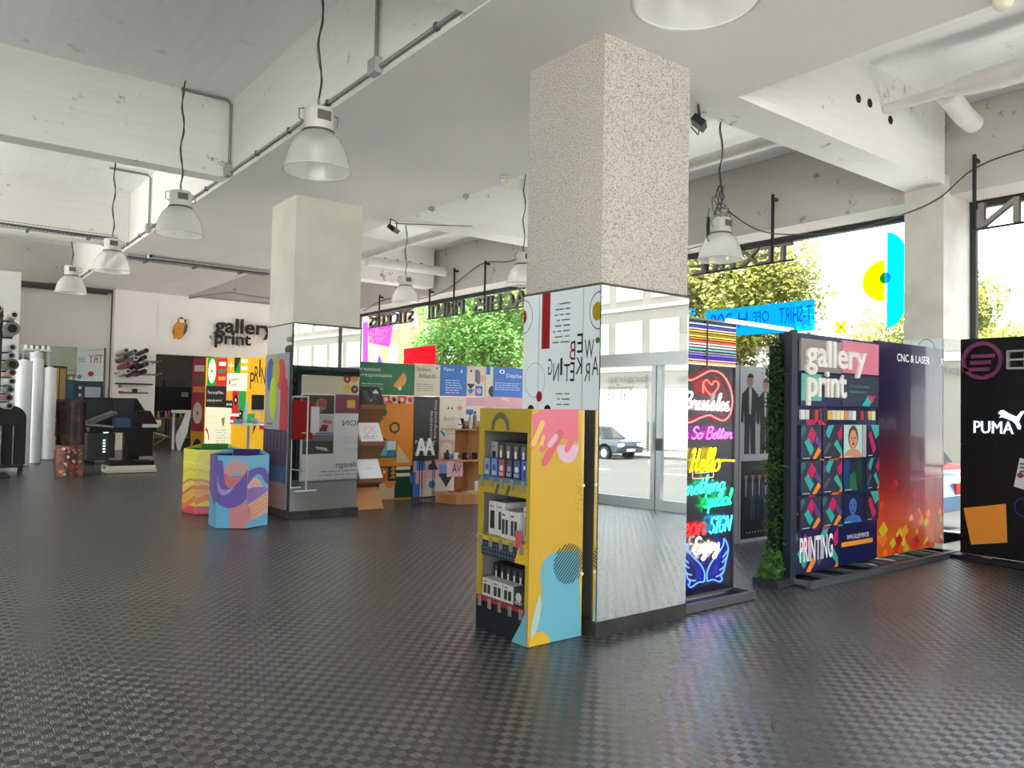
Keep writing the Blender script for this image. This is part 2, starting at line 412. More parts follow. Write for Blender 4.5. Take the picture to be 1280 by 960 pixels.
# ================================================================ setting
# floor: rubber sheets laid side by side, edges a hair apart
fl_root = bpy.data.objects.new('floor', None); COL.objects.link(fl_root); struct(fl_root)
ys = [-8.4, -4.2, 1.9, 8.0, 14.1, 20.2, 26.2]
xs = [-5.0, -2.0, 1.0, 4.0, 7.0, 9.95]
for i in range(len(xs) - 1):
    for j in range(len(ys) - 1):
        a = xs[i] + .0006; b = xs[i + 1] - .0006; c = ys[j] + .0006; d = ys[j + 1] - .0006
        MB().box(a, c, -.02, b, d, 0, True).build('rubber_sheet', FLOOR, fl_root)
MB().box(-5.2, -8.6, -.2, 10.0, 26.4, -.021, True).build('subfloor', M('#2a2a2b', .9), fl_root)
# ceiling slab with the deep beams below it
ce = struct(bx(-5.2, -8.6, 5.08, 10.1, 20.7, 5.4).build('ceiling', CEIL))
SZ = 5.09
struct(bx(2.86, -8.5, 4.16, 5.35, 20.7, SZ).build('beam_main', SOFFIT), 'wide white main beam running the length of the shop', 'beam')
MB().box(2.855, -8.5, 4.17, 2.862, 20.7, SZ - .002).build('beam_side', BEAM, bpy.data.objects['beam_main'])
MB().box(5.348, -8.5, 4.17, 5.355, 20.7, SZ - .002).build('beam_side', BEAM, bpy.data.objects['beam_main'])
def xbeam(x0, x1, y0, y1, z, label):
    o = struct(bx(x0, y0, z, x1, y1, SZ).build('beam_cross', BEAM), label, 'beam')
    return o
xr = xbeam(5.36, 9.18, 3.95, 4.39, 4.17, 'white concrete cross beam right of the speckled pillar')
xbeam(5.36, 9.18, 9.42, 9.86, 4.17, 'white cross beam meeting the window wall in the far right bay')
xbeam(5.36, 9.18, 14.85, 15.25, 4.20, 'furthest cross beam with pipe holes on the window side')
xbeam(-5, 2.85, 9.20, 9.46, 4.17, 'white cross beam with a conduit loop at upper left')
xbeam(-5, 2.85, 14.55, 14.85, 4.20, 'far left cross beam carrying the cable tray')
xbeam(-5, 2.85, 4.0, 4.26, 4.17, 'cross beam whose end shows at the top edge of the frame')
# pipe holes in the right cross beams
for hx, hz in ((7.29, 4.66), (7.51, 4.67), (7.93, 4.60)):
    tb([(hx, 3.951, hz), (hx, 3.945, hz)], .045, 14).build('pipe_hole', BLACKM, xr)
xf_ = bpy.data.objects['beam_cross.002']
for k in range(4): tb([(5.9 + k * .42, 14.851, 4.62), (5.9 + k * .42, 14.845, 4.62)], .06, 12).build('pipe_hole', BLACKM, xf_)
for k in range(5): tb([(7.65 + k * .3, 14.851, 4.66), (7.65 + k * .3, 14.845, 4.66)], .05, 12).build('pipe_hole', BLACKM, xf_)
# walls
wl_ = bpy.data.objects.new('wall_left', None); COL.objects.link(wl_); struct(wl_)
bx(-5.2, -.5, -.6, -5.0, 11.0, SZ).build('wall_panel', WALLM, wl_); bx(-5.2, 17.5, -.6, -5.0, 20.7, SZ).build('wall_panel', WALLM, wl_); bx(-5.2, 11.0, 4.08, -5.0, 17.5, SZ).build('wall_upstand', WALLM, wl_); bx(-5.2, -8.6, 4.08, -5.0, -.5, SZ).build('wall_upstand', WALLM, wl_); bx(-5.2, -8.6, -.6, -5.0, -8.2, 4.1).build('wall_end', WALLM, wl_)
wk_ = bpy.data.objects.new('wall_back', None); COL.objects.link(wk_); struct(wk_)
bx(-5.2, -8.6, 4.08, 10.1, -8.4, SZ).build('wall_upstand', WALLM, wk_)
for x in (-5.2, 2.3, 9.3): bx(x, -8.6, -.6, x + .6, -8.3, 4.1).build('wall_pier', WALLM, wk_)
wf = bpy.data.objects.new('wall_far', None); COL.objects.link(wf); struct(wf)
bx(4.64, 20.25, 2.69, 6.45, 20.5, 4.158).build('wall_above_doorway', WALLM, wf)
bx(6.45, 20.25, 0, 9.34, 20.5, 4.158).build('wall_panel', WALLM, wf)
bx(-5.0, 20.6, 0, 3.71, 20.8, 4.158).build('wall_panel', WALLM, wf)
bx(-5.0, 20.5, 4.16, 9.34, 20.8, SZ).build('wall_top_band', RAWC, wf)
bx(-5, 20.4, 4.08, 3.7, 20.52, 4.17).build('wall_ledge', M('#55534f', .8), wf)
bx(3.72, 20.2, 0, 4.64, 20.5, 4.158).build('wall_pilaster', WALLM, wf)
bx(-.2, 19.0, 0, 1.72, 20.6, 4.158).build('wall_pilaster', M('#c9c8c6', .8), wf)
for x0, x1 in ((4.60, 4.66), (6.42, 6.48)): bx(x0, 20.22, .3, x1, 20.52, 2.72).build('door_jamb', WHITE, wf)
# workshop behind the doorway
wr = bpy.data.objects.new('wall_workshop', None); COL.objects.link(wr); struct(wr)
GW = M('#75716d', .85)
bx(2.5, 26.0, 0, 9.3, 26.2, 4.1).build('wall_panel', GW, wr)
bx(2.4, 20.8, 0, 2.5, 26.2, 4.1).build('wall_panel', GW, wr); bx(9.3, 20.5, 0, 9.4, 26.2, 4.1).build('wall_panel', GW, wr)
tb([(4.6, 23.0, 3.7), (7.4, 23.0, 3.7)], .03, 8).build('fill_light_tube', M('#fff6e8', .5, 0, 0, 12), wr)  # unseen glowing tube added to brighten the workshop
bx(2.4, 20.5, 4.1, 9.4, 26.2, 4.2).build('ceiling_panel', GW, wr)
# window wall: upstand above the glass, columns, head, sill, frames, panes
ww = bpy.data.objects.new('wall_right', None); COL.objects.link(ww); struct(ww)
bx(9.34, -1.0, 4.08, 10.05, 20.5, 5.2).build('wall_upstand', RAWC, ww); bx(9.34, -8.5, 4.45, 10.05, -1.0, 5.2).build('wall_upstand', RAWC, ww)
for y0, y1 in ((-7.6, -3.3), (-3.3, -1.0)): MB().add([(9.905, y0, 4.0), (9.905, y1, 4.0), (9.905, y1, 4.45), (9.905, y0, 4.45)], [(0, 1, 2, 3)]).build('top_light', GLASS, ww)
for y0 in (3.96, 9.5): 
    bx(9.18, y0, -.2, 10.1, y0 + .44, 4.3).build('column', CREAM if y0 > 5 else noise_mat('column_paint', '#c4c1b6', '#d3d0c6', 3, .8), ww)
    bx(9.17, y0 - .012, .12, 9.9, y0 - .002, 2.42).build('mirror_panel', MIRROR, ww)
    bx(9.166, y0, .12, 9.178, y0 + .44, 2.42).build('mirror_panel', MIRROR, ww)
bx(9.34, 19.9, 0, 10.1, 20.5, 4.1).build('wall_end', WALLM, ww); bx(9.34, -8.5, -.5, 10.1, -7.6, 4.1).build('wall_end', WALLM, ww)
def window(name, y0, y1, mull, transom=None):
    w = bpy.data.objects.new(name, None); COL.objects.link(w); struct(w)
    b0, b1 = fz(y0), fz(y1)
    bx(9.86, y0, 4.0, 9.95, y1, 4.08).build('window_head', DARKF, w)
    MB().box(9.84, y0, -.0, 9.96, y1, .16, True).build('window_sill', DARKF, w)
    ysx = [y0 + .03] + mull + [y1 - .03]
    for i, y in enumerate(ysx):
        wdt = .035 if i in (0, len(ysx) - 1) else .02
        bx(9.87, y - wdt, fz(y) + .16, 9.94, y + wdt, 4.0).build('window_mullion', DARKF, w)
    for a, b in zip(ysx, ysx[1:]):
        MB().add([(9.905, a, fz(a) + .16), (9.905, b, fz(b) + .16), (9.905, b, 4.0), (9.905, a, 4.0)], [(0, 1, 2, 3)]).build('window_pane', GLASS, w)
    return w
window('window_1', 9.94, 19.9, [])
window('window_2', 4.40, 9.5, [])
w3 = window('window_3', -.25, 3.96, [1.9])
w4 = window('window_4', -7.6, -3.3, [])
for o in w4.children:
    if o.name.startswith('window_head'): o.scale = (1, 1, 1); o.location = (0, 0, .42)
def window_plain(name, plane, c, a0, a1, mull):
    # shop windows on the two sides behind the camera
    w = bpy.data.objects.new(name, None); COL.objects.link(w); struct(w)
    P_ = (lambda a, z: (c, a, z)) if plane == 'x' else (lambda a, z: (a, c, z))
    st = [a0 + .03] + mull + [a1 - .03]
    for a in st: tb([P_(a, -.3), P_(a, 4.08)], .035, 4).build('window_mullion', DARKF, w)
    for z in (-.2, .1, 4.04): tb([P_(a0, z), P_(a1, z)], .05, 4).build('window_rail', DARKF, w)
    for a, b in zip(st, st[1:]): MB().add([P_(a, -.2), P_(b, -.2), P_(b, 4.05), P_(a, 4.05)], [(0, 1, 2, 3)]).build('window_pane', GLASS, w)
window_plain('window_5', 'x', -5.1, -8.2, -.5, [-5.1])
window_plain('window_8', 'x', -5.1, 11.0, 17.5, [14.2])
window_plain('window_6', 'y', -8.5, -4.6, 2.3, [-1.2])
bx(2.9, -8.6, -.6, 9.3, -8.4, 4.1).build('wall_panel', WALLM, wk_)
# glazed entrance with a transom
dr = bpy.data.objects.new('door_1', None); COL.objects.link(dr); struct(dr)
bx(9.85, -3.3, 4.42, 9.96, -1.0, 4.5).build('door_head', DARKF, dr); bx(9.85, -1.0, 4.0, 9.96, -.25, 4.08).build('door_head', DARKF, dr)
bx(9.80, -7.6, 2.30, 9.98, 3.0, 2.52).build('transom', ALU, dr)
for y in (-3.28, -1.22, -1.10, -.27): bx(9.86, y - .05, fz(y), 9.95, y + .05, 2.3).build('door_stile', ALU, dr)
for a, b in ((-3.23, -1.27), (-1.05, -.32)):
    MB().box(9.86, a, 0, 9.95, b, .17, True).build('bottom_rail', ALU, dr)
    MB().add([(9.905, a, fz(a) + .17), (9.905, b, fz(b) + .17), (9.905, b, 2.3), (9.905, a, 2.3)], [(0, 1, 2, 3)]).build('door_pane', GLASS, dr)
MB().add([(9.905, -3.3, 2.5), (9.905, -.25, 2.5), (9.905, -.25, 4), (9.905, -3.3, 4)], [(0, 1, 2, 3)]).build('door_pane', GLASS, dr)
bx(9.80, -1.10, .88, 9.86, -1.0, 1.08).build('lock_case', BLACK, dr)
tb([(9.78, -1.26, .85), (9.78, -1.26, 1.35)], .015).build('door_handle', ALU, dr)
# pillars
def pillar(y0, upper, label, z0, zb, zm, skew=0.0):
    p = bpy.data.objects.new('pillar', None); COL.objects.link(p); struct(p, label, 'pillar')
    x0, x1, y1 = 3.712, 4.640, y0 + .845
    bx(x0 + .012, y0 + .012, zm, x1 - .012, y1 - .012, 4.17).build('pillar_shaft', upper, p)
    bx(x0 + .02, y0 + .02, z0, x1 - .02, y1 - .02, zm).build('pillar_core', BLACKM, p)
    MB().box(x0 - .004, y0 - .004 - skew, z0 - .02, x1 + .004, y1 + .004, zb).build('pillar_plinth', noise_mat('worn_plinth', '#1d1c1b', '#3a3835', 6, .5) , p)
    MB().prism([(x0 + .004, y0 - skew), (x1 - .004, y0), (x1 - .004, y0 + .006), (x0 + .004, y0 + .006)], 'z', zb, zm).build('mirror_panel', MIRROR, p)
    bx(x0, y0 + .003, zb, x0 + .006, y1, zm).build('mirror_panel', MIRROR, p)
    bx(x1 - .006, y0 + .003, zb, x1, y1, zm).build('mirror_panel', MIRROR, p)
    bx(x0 + .004, y1 - .006, zb, x1 - .004, y1, zm).build('mirror_panel', MIRROR, p)
    bx(x0 - .001, y0 - .001 - skew, zb, x0 + .004, y0 + .004, zm).build('mirror_edge', BLACKM, p)
    bx(x0 - .003, y0 - .003 - skew, zm - .012, x1 + .003, y1 + .003, zm + .004).build('mirror_edge', M('#55524d', .7), p)
    return p
p1 = pillar(3.835, SPECK, 'nearest square pillar of speckled render above tall mirrors', 0, .108, 2.415)
p2 = pillar(9.295, CREAM, 'second square pillar, smooth cream paint above tall mirrors', .12, .215, 2.55, .042)   # its front mirror hangs slightly askew

# ================================================================ outside
GZ = lambda y: fz(y) - .14
def ground(name, x0, x1, mat, dz, label, cat):
    m = MB(); m.box(x0, -70, -.3 - .14 + dz, x1, 90, -.14 + dz, True); return struct(m.build(name, mat), label, cat)
ASPH = noise_mat('asphalt', '#363533', '#3d3c3a', 1.3, .9)
PAVE = noise_mat('paving', '#c9c4bc', '#d6d1c9', 1.2, .9)
ground('sidewalk', 9.97, 12.3, PAVE, .0, 'near pavement beside the shop window', 'pavement')
ground('street', 12.3, 27.4, ASPH, -.12, 'grey road across from the shop window', 'road')
struct(MB().box(-60, -70, -.44, -5.3, 90, -.14, True).build('sidewalk', noise_mat('pale_paving', '#ddd8d0', '#e6e1d9', 1.2, .9)), 'pavement on the left side behind the camera', 'pavement')
struct(MB().box(-5.3, -70, -.44, 9.96, -8.7, -.14, True).build('sidewalk', PAVE), 'pavement before the shop windows behind the camera', 'pavement')
ground('sidewalk', 27.4, 70, noise_mat('far_paving', '#4c4a46', '#54524e', 1.2, .9), .0, 'far pavement across the road', 'pavement')
mk = MB()
for k in range(-12, 14): mk.box(19.8, k * 5.0, -.14 - .117, 19.95, k * 5.0 + 2.6, -.14 - .113, True)
mk.build('road_marking', M('#dcdcd8', .8), bpy.data.objects['street'])
# white building opposite (seen in the mirrors)
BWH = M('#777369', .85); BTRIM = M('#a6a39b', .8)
wb = thing('street_building', 'white rendered building across the road, seen in the pillar mirrors', 'building', (33.0, 0, 0))
bx(0, -75, -3, 8, 6, 14).build('facade', BWH, wb)
bx(-.05, -75, 3.75, 0, 6, 4.1).build('cornice', BTRIM, wb); bx(-.12, -75, 7.3, 0, 6, 7.5).build('cornice', BTRIM, wb)
WGL = M('#9aa2a0', .1, 0, .5); WFR = M('#e9e7e0', .6)
def bwin(parent, x, y0, y1, z0, z1, k):
    f = MB().box(x - .06, y0 - .1, z0 - .1, x - .01, y1 + .1, z1 + .1).build('window_frame', M('#b9ab94', .7), parent)
    bx(x - .07, y0, z0, x - .058, y1, z1).build('window_pane', WGL, f)
    bx(x - .09, y0, z1 - (z1 - z0) * .22, x - .06, y1, z1).build('blind', M('#c9bda9', .8), f)
    bx(x - .09, y0, z0 + (z1 - z0) * .2, x - .06, y1, z0 + (z1 - z0) * .25).build('glazing_bar', WFR, f)
    bx(x - .08, (y0 + y1) / 2 - .03, z0, x - .06, (y0 + y1) / 2 + .03, z0 + (z1 - z0) * .78).build('glazing_bar', WFR, f)
for k in range(22):
    y = -15.9 - 2.7 * k + 8.1
    bwin(wb, 0, y - .95, y + .95, 4.75, 6.55, k)
    bwin(wb, 0, y - .95, y + .95, 8.0, 10.0, k)
for k in range(11):
    y = -8.6 - 5.4 * k + 5.4
    g = MB().box(-.05, y - 2.2, -.6, -.01, y + 2.2, 2.75).build('shop_window', M('#e6e6e2', .4), wb)
    bx(-.09, y - 2.2, 2.75, 0, y + 2.2, 3.0).build('shop_awning_box', M('#77756f', .7), wb)
fa = Art(); 
for k in range(6): fa.text(['bar restaurant', 'pharmacie', 'immobilier', 'coiffure', 'librairie', 'fleurs'][k], (k * 5.4 + .3, 3.15), (k * 5.4 + 4.0, 3.55), '#55534e', 1)
fo = fa.build('fascia_lettering', PRINT, wb); fo.rotation_euler = (0, 0, -PI / 2); fo.location = (-.14, 0, 0)
# brick building and white neighbour further up the street
BRICKM = noise_mat('brick_skin', '#b5674a', '#c98263', 9, .9, .4, .6, 0, (1, 1, 3))
bk = thing('street_building', 'red brick apartment block across the street, left of the green tree', 'building', (33.0, 52, 0))
bx(0, -6, -2, 8, 14, 19).build('facade', BRICKM, bk)
for z in (5, 8.2, 11.4, 14.6):
    for y in (-4.2, -1.2, 4.4, 7.6, 11): bwin(bk, 0, y - .7, y + .7, z, z + 1.7, 0)
bx(-.12, .9, -1, 0, 2.4, 19).build('stair_panel', M('#e9e6df', .8), bk)
for z in (5, 8.2, 11.4, 14.6): bx(-.2, 1.05, z, -.1, 2.2, z + 1.3).build('window_pane', WGL, bk)
wb2 = thing('street_building', 'pale cream building at the far end of the street beside the brick block', 'building', (33.0, 84, 0))
bx(0, -17, -2, 8, 20, 15).build('facade', M('#e0ddd2', .85), wb2)
for z in (5, 8.2, 11.4):
    for y in (-15, -12, -9, -6, -3, 0): bwin(wb2, 0, y - .7, y + .7, z, z + 1.7, 0)
# trees
LEAF1 = leaf_mat('leaf_yellow_green', '#5d7228', '#a8a03c'); LEAF2 = leaf_mat('leaf_fresh_green', '#4a7f2c', '#86b352'); LEAFD = leaf_mat('leaf_dark', '#1d3a16', '#3f6a2a')
def leaf_cloud(name, blobs, n, size, mat, parent, seed, kind='stuff'):
    rd = random.Random(seed); vs = []; fs = []; cs = []
    tot = sum(b[3] ** 2 for b in blobs)
    for (x, y, z, r) in blobs:
        for _ in range(int(n * r * r / tot)):
            d = Vector((rd.gauss(0, 1), rd.gauss(0, 1), rd.gauss(0, 1))).normalized() * r * (rd.random() ** .35)
            p = Vector((x, y, z)) + Vector((d.x, d.y, d.z * .85))
            a = Vector((rd.uniform(-1, 1), rd.uniform(-1, 1), rd.uniform(-1, 1))).normalized(); b = a.orthogonal().normalized()
            s_ = size * rd.uniform(.6, 1.3); o = len(vs)
            vs += [p - a * s_, p + b * s_ * .5, p + a * s_, p - b * s_ * .5]; fs.append((o, o + 1, o + 2, o + 3))
            c = rd.random(); cs += [c] * 4
    me = bpy.data.meshes.new(name); me.from_pydata([tuple(v) for v in vs], [], fs)
    at = me.color_attributes.new('ink', 'FLOAT_COLOR', 'POINT'); at.data.foreach_set('color', [x for c in cs for x in (c, c, c, 1)])
    me.materials.append(mat); o = bpy.data.objects.new(name, me); COL.objects.link(o); o.parent = parent
    if kind: o['kind'] = kind
    return o
TRUNK = noise_mat('bark', '#4d4236', '#6a5b49', 8, .9)
def tree(x, y, h, r, label, mat, seed, n=9000, size=.16):
    t = thing('street_tree', label, 'tree', (x, y, GZ(y)), 0, 'trees across the street')
    rd = random.Random(seed)
    tb([(0, 0, 0), (.05, 0, h * .3), (-.05, .1, h * .55), (0, 0, h * .8)], [.22, .18, .12, .05], 8).build('trunk', TRUNK, t)
    blobs = []
    for _ in range(40):
        d = Vector((rd.gauss(0, 1), rd.gauss(0, 1), rd.gauss(0, 1))).normalized() * rd.uniform(.25, .85)
        blobs.append((d.x * r, d.y * r, h * .52 + d.z * h * .46, r * rd.uniform(.22, .42)))
    for b in blobs[:7]: tb([(0, 0, h * .4), (b[0] * .5, b[1] * .5, (h * .45 + b[2]) / 2), b[:3]], [.09, .06, .02], 6).build('branch', TRUNK, t)
    leaf_cloud('crown', blobs, n, size, mat, t, seed)
tree(23.0, 17.6, 10.4, 4.0, 'autumn tinted street tree behind the blue window banner', LEAF1, 1, 34000, .11)
tree(31.5, 30.5, 14.5, 5.0, 'tall yellow-green tree behind the hanging letters beside the speckled pillar', LEAF1, 2, 34000, .15)
tree(31.5, 14.0, 8.2, 4.2, 'low yellow-green tree below the cyan half disc', LEAF1, 3, 26000, .11)
tree(25.5, 8.9, 4.9, 1.8, 'small treetop showing above the black logo wall', LEAF1, 6, 4000)
tree(23.0, 31.5, 10.5, 4.4, 'fresh green tree filling the left window beside the brick block', LEAF2, 4, 34000, .12)
# cars
def car(x, y, rz, col, label):
    c = thing('car', label, 'car', (x, y, GZ(y) - .12), rz)
    paint = M(col, .25, .3, 1.0)
    L = 2.1
    prof = [(-L, .35), (-L - .03, .6), (-L + .1, .86), (-1.0, .95), (-.9, .98), (1.2, .98), (L - .05, .92), (L + .03, .6), (L, .33), (1.75, .3), (1.55, .62), (1.2, .72), (.85, .62), (.68, .3), (-.75, .3), (-.9, .6), (-1.25, .72), (-1.6, .6), (-1.75, .3)]
    MB().prism(prof, 'y', -.85, .85).build('body', paint, c, bevel=.06)
    cab = MB(); a = [(-1.05, .96), (1.75, .96), (1.45, 1.45), (-.3, 1.48)]
    vs = [(p[0], -.8 if p[1] < 1 else -.62, p[1]) for p in a] + [(p[0], .8 if p[1] < 1 else .62, p[1]) for p in a]
    cab.add(vs, [(3, 2, 1, 0), (4, 5, 6, 7), (0, 1, 5, 4), (1, 2, 6, 5), (2, 3, 7, 6), (3, 0, 4, 7)]).build('cabin_glass', M('#22282c', .08, 0, .6), c)
    MB().add([(p[0] * .98, q, p[1] + .02) for q in (-.6, .6) for p in ((-.32, 1.45), (1.42, 1.43))] + [(.0, q, 1.52) for q in (-.55, .55)] + [(1.2, q, 1.5) for q in (-.55, .55)],
        [(0, 4, 5, 2), (4, 6, 7, 5), (6, 1, 3, 7), (0, 1, 6, 4), (2, 5, 7, 3)]).build('roof', paint, c)
    for wx in (-1.25, 1.2):
        for s_ in (-1, 1):
            w = tb([(wx, s_ * .62, .31), (wx, s_ * .86, .31)], .31, 18).build('wheel', M('#17171a', .7), c)
            tb([(wx, s_ * .84, .31), (wx, s_ * .875, .31)], .2, 12).build('rim', M('#b6b9bb', .3, .8), w)
    for s_ in (-1, 1):
        bx(-L - .035, s_ * .62 - .18, .62, -L + .02, s_ * .62 + .18, .78).build('headlamp', M('#dfe6ea', .1), c)
        bx(L - .02, s_ * .62 - .16, .62, L + .04, s_ * .62 + .16, .8).build('tail_lamp', M('#8e1410', .2), c)
    bx(-L - .05, -.26, .42, -L, .26, .53).build('number_plate', WHITE, c); bx(-L - .04, -.55, .55, -L, .55, .66).build('grille', BLACK, c)
    return c
car(26.2, -19.4, -90, '#2b3b46', 'dark slate hatchback parked across the road, seen in the near mirror')
car(12.9, .2, 90, '#3d6f97', 'blue car parked right outside, reflected in the window column')
car(16.2, -1.0, 90, '#b3212c', 'red car in the road, reflected above the blue one')

# ================================================================ ceiling fittings
def make_lamp(name, label, loc, drop, r=.25, group='industrial pendant lamps'):
    t = thing(name, label, 'lamp', loc, 0, group)      # base point: centre of the shade rim
    R = r
    prof = [(R, 0), (R * 1.0, .012), (R * .985, .03), (R * .93, .10), (R * .84, .17), (R * .70, .235), (R * .56, .275), (R * .47, .295)]
    sh = MB().lathe(prof, 36).build('shade', SHADE, t, smooth=True)
    ring = MB(); ring.tube([(R * math.cos(2 * PI * k / 36), R * math.sin(2 * PI * k / 36), .006) for k in range(36)], .007, 6, closed=True)
    ring.build('rim', M('#cfd0cc', .25), sh, smooth=True)
    MB().lathe([(R * .48, .285), (R * .5, .29), (R * .5, .305), (R * .46, .31)], 28, cap=True).build('clamp_ring', M('#5a5a58', .4, .5), t, smooth=True)
    MB().lathe([(R * .44, .31), (R * .46, .33), (R * .46, .46), (R * .42, .475), (0.001, .478)], 24).build('gear_housing', M('#cbcac4', .45), t, smooth=True)
    bx(-R * .22, -R * .475, .37, R * .2, -R * .44, .44).build('rating_plate', M('#5d5c58', .5), t)
    MB().lathe([(.035, .20), (.055, .16), (.05, .11), (.02, .08), (.001, .075)], 16).build('bulb', M('#f1efe6', .2), t, smooth=True)
    for s_ in (-1, 1): tb([(s_ * R * .46, 0, .36), (s_ * R * .62, 0, .38), (s_ * R * .62, 0, .45), (s_ * R * .46, 0, .46)], .006, 6).build('toggle', M('#8c8c88', .4, .5), t)
    tb([(0, 0, .47), (0, 0, .50), (0, .01, .56)], .012, 6).build('hook', GALV, t)
    if drop:
        pts = [(0, .01, .55)] + [(.012 * math.sin(k * 1.7), .012 * math.cos(k * 2.1), .55 + (drop - .55) * k / 8) for k in range(1, 9)]
        tb(spline(pts, 4), .0075, 6).build('flex', CABLE, t)
        tb(spline([(p[0] + .014 * math.sin(i * 2), p[1] + .01, p[2]) for i, p in enumerate(pts)], 4), .004, 5).build('chain', M('#6a6a68', .5, .5), t)
    return t
make_lamp('pendant_lamp', 'clear ribbed dome lamp nearest the camera, cut by the top edge', (2.40, 1.97, 3.17), 1.91)
make_lamp('pendant_lamp', 'whole dome lamp hanging largest at upper left, before the cream pillar', (2.38, 5.56, 3.31), 1.77)
make_lamp('pendant_lamp', 'dome lamp beside the conduit loop, second along the left beam', (2.26, 8.95, 3.37), 1.71)
make_lamp('pendant_lamp', 'dome lamp under the cable tray, third along the left beam', (2.24, 12.5, 3.41), 1.67)
make_lamp('pendant_lamp', 'smallest dome lamp before the far wall, last along the left beam', (2.16, 15.6, 3.42), 1.66)
LAMPW = make_lamp('pendant_lamp', 'dome lamp tangled in loose wires before the right window', (7.19, 5.51, 3.26), 1.82)
make_lamp('pendant_lamp', 'dome lamp half hidden behind the left side of the speckled pillar', (7.15, 9.05, 3.38), 1.70)
make_lamp('pendant_lamp', 'dome lamp over the green print wall in the far window bay', (7.04, 12.36, 3.42), 1.66)
# wires around the lamp by the right window and along the window wall
t = LAMPW
for k in range(7):
    rd = random.Random(k + 3); r_ = .06 + .02 * k
    tb(spline([(r_ * math.cos(a * .9 + k), r_ * .6 * math.sin(a * 1.1 + k), .48 + .06 * a + rd.uniform(-.04, .04)) for a in range(7)], 5), .005, 5).build('wire_loop', CABLE, t)
tb(spline([(-.2, 0, .56), (-.22, .02, .36), (-.2, 0, .18), (-.08, 0, .30)], 6), .005, 5).build('wire_loop', CABLE, t)
wp = [Vector((7.3, 5.5, 3.84)), Vector((7.75, 5.4, 3.67)), Vector((8.4, 5.3, 3.70)), Vector((9.12, 5.0, 3.82)), Vector((9.15, 4.42, 3.90)), Vector((9.16, 4.0, 4.02)), Vector((9.28, 3.69, 4.30)), Vector((9.30, 3.2, 4.40)), Vector((9.30, 2.0, 4.45))]
o = tb(spline(wp, 6), .008, 6).build('window_wire', CABLE, None); tag(o, 'long sagging wire strung from the tangled lamp across the right column', 'wire')
wp = [Vector((9.3, 18.5, 4.0)), Vector((9.25, 17.2, 4.18)), Vector((9.3, 16.2, 4.05)), Vector((9.25, 14.6, 4.08)), Vector((9.3, 13.2, 4.52)), Vector((9.3, 12.3, 4.45)), Vector((9.32, 11.5, 4.5))]
o = tb(spline(wp, 6), .01, 6).build('window_wire', CABLE, None); tag(o, 'drooping black wire above the reversed letters of the far window', 'wire')
o = tb([(9.3, 7.9, 4.0), (9.28, 7.35, 4.03), (7.4, 5.6, 3.66)], .007, 6).build('window_wire', CABLE, None); tag(o, 'thin wire running from the wall behind the speckled pillar to the lamp', 'wire')
# conduits
t = thing('conduit', 'long grey conduit clipped along the lower edge of the main beam', 'conduit', (2.835, 5.5, 4.215))
MB().tube([(0, -7.5, 0), (0, 14.5, 0)], .018, 8).build('pipe', GALV, t)
for k in range(24): bx(-.022, -7.2 + k * .9, -.024, .017, -7.16 + k * .9, .024).build('pipe_clip', M('#55585a', .5, .4), t)
def drop_conduit(y, label, xl, box=True, wl=.05):
    t = thing('conduit', label, 'conduit', (2.83, y, 4.21), 0, 'conduit drops to the pendant lamps')
    z1 = 5.055 - 4.21
    MB().tube([(0, 0, 0), (0, 0, z1 - .04), (-.04, 0, z1), (xl - 2.83, 0, z1)], .017, 8).build('pipe', GALV, t)
    bx(-.05, -.075, -.05, .012, .045, .075).build('junction_box', M('#a3a6a6', .5), t)
    return t
drop_conduit(5.52, 'upright conduit with a junction box left of the speckled pillar', 2.40)
drop_conduit(9.13, 'conduit loop from a junction box to the slab by the second lamp', 2.28)
drop_conduit(13.0, 'smaller conduit loop to the slab by the third lamp', 2.25)
# wire mesh cable trays
def tray(label, x0, x1, y, z):
    t = thing('cable_tray', label, 'cable tray', (x0, y, z), 0, 'wire mesh cable trays'); L = x1 - x0
    m = MB()
    for yy, zz in ((-.1, 0), (0, 0), (.1, 0), (-.1, .06), (.1, .06)): m.tube([(0, yy, zz), (L, yy, zz)], .005, 4)
    m.build('long_wires', GALV, t)
    m = MB(); n = int(L / .055)
    for k in range(n): m.tube([(k * .055, -.1, .06), (k * .055, -.1, 0), (k * .055, .1, 0), (k * .055, .1, .06)], .0035, 3, cap=False)
    o = m.build('cross_wires', GALV, t); o['kind'] = 'stuff'
    for k in range(4): tb(spline([(0, -.05 + .03 * k, .02), (L * .3, -.04 + .025 * k, .03), (L * .7, -.06 + .03 * k, .02), (L, -.05 + .03 * k, .03)], 6), .011, 6).build('cable', CABLE, t)
    k = .3
    while k < L: bx(k - .02, -.11, -.04, k + .02, .11, -.005).build('bracket', M('#6b6e70', .5, .4), t); k += .85
tray('cable tray on brackets along the left cross beam', .2, 2.62, 14.25, 4.20)
tray('cable tray crossing under the main beam toward the cream pillar', 2.95, 5.5, 15.1, 4.07)
o = tb([(1.0, 20.45, 4.05), (3.6, 20.45, 4.05)], .02, 6).build('conduit', M('#4a4a48', .6)); tag(o, 'dark conduit along the top of the far left wall', 'conduit')
o = tb(spline([(5.36, 20.1, 4.1), (5.7, 18.3, 4.08), (6.2, 18.2, 4.05), (7.6, 18.1, 4.0)], 4), .02, 6).build('conduit', GALV); tag(o, 'thin pipe under the ceiling above the far wall lettering', 'conduit')
# security camera
t = thing('security_camera', 'small white camera clamped on the cable tray', 'camera', (3.3, 15.05, 4.16))
bx(-.03, -.12, -.06, .03, .03, 0).build('body', WHITE, t); tb([(0, -.12, -.03), (0, -.14, -.03)], .03, 12).build('lens', BLACK, t); bx(-.015, -.01, -.0, .015, .02, .06).build('bracket', WHITE, t)
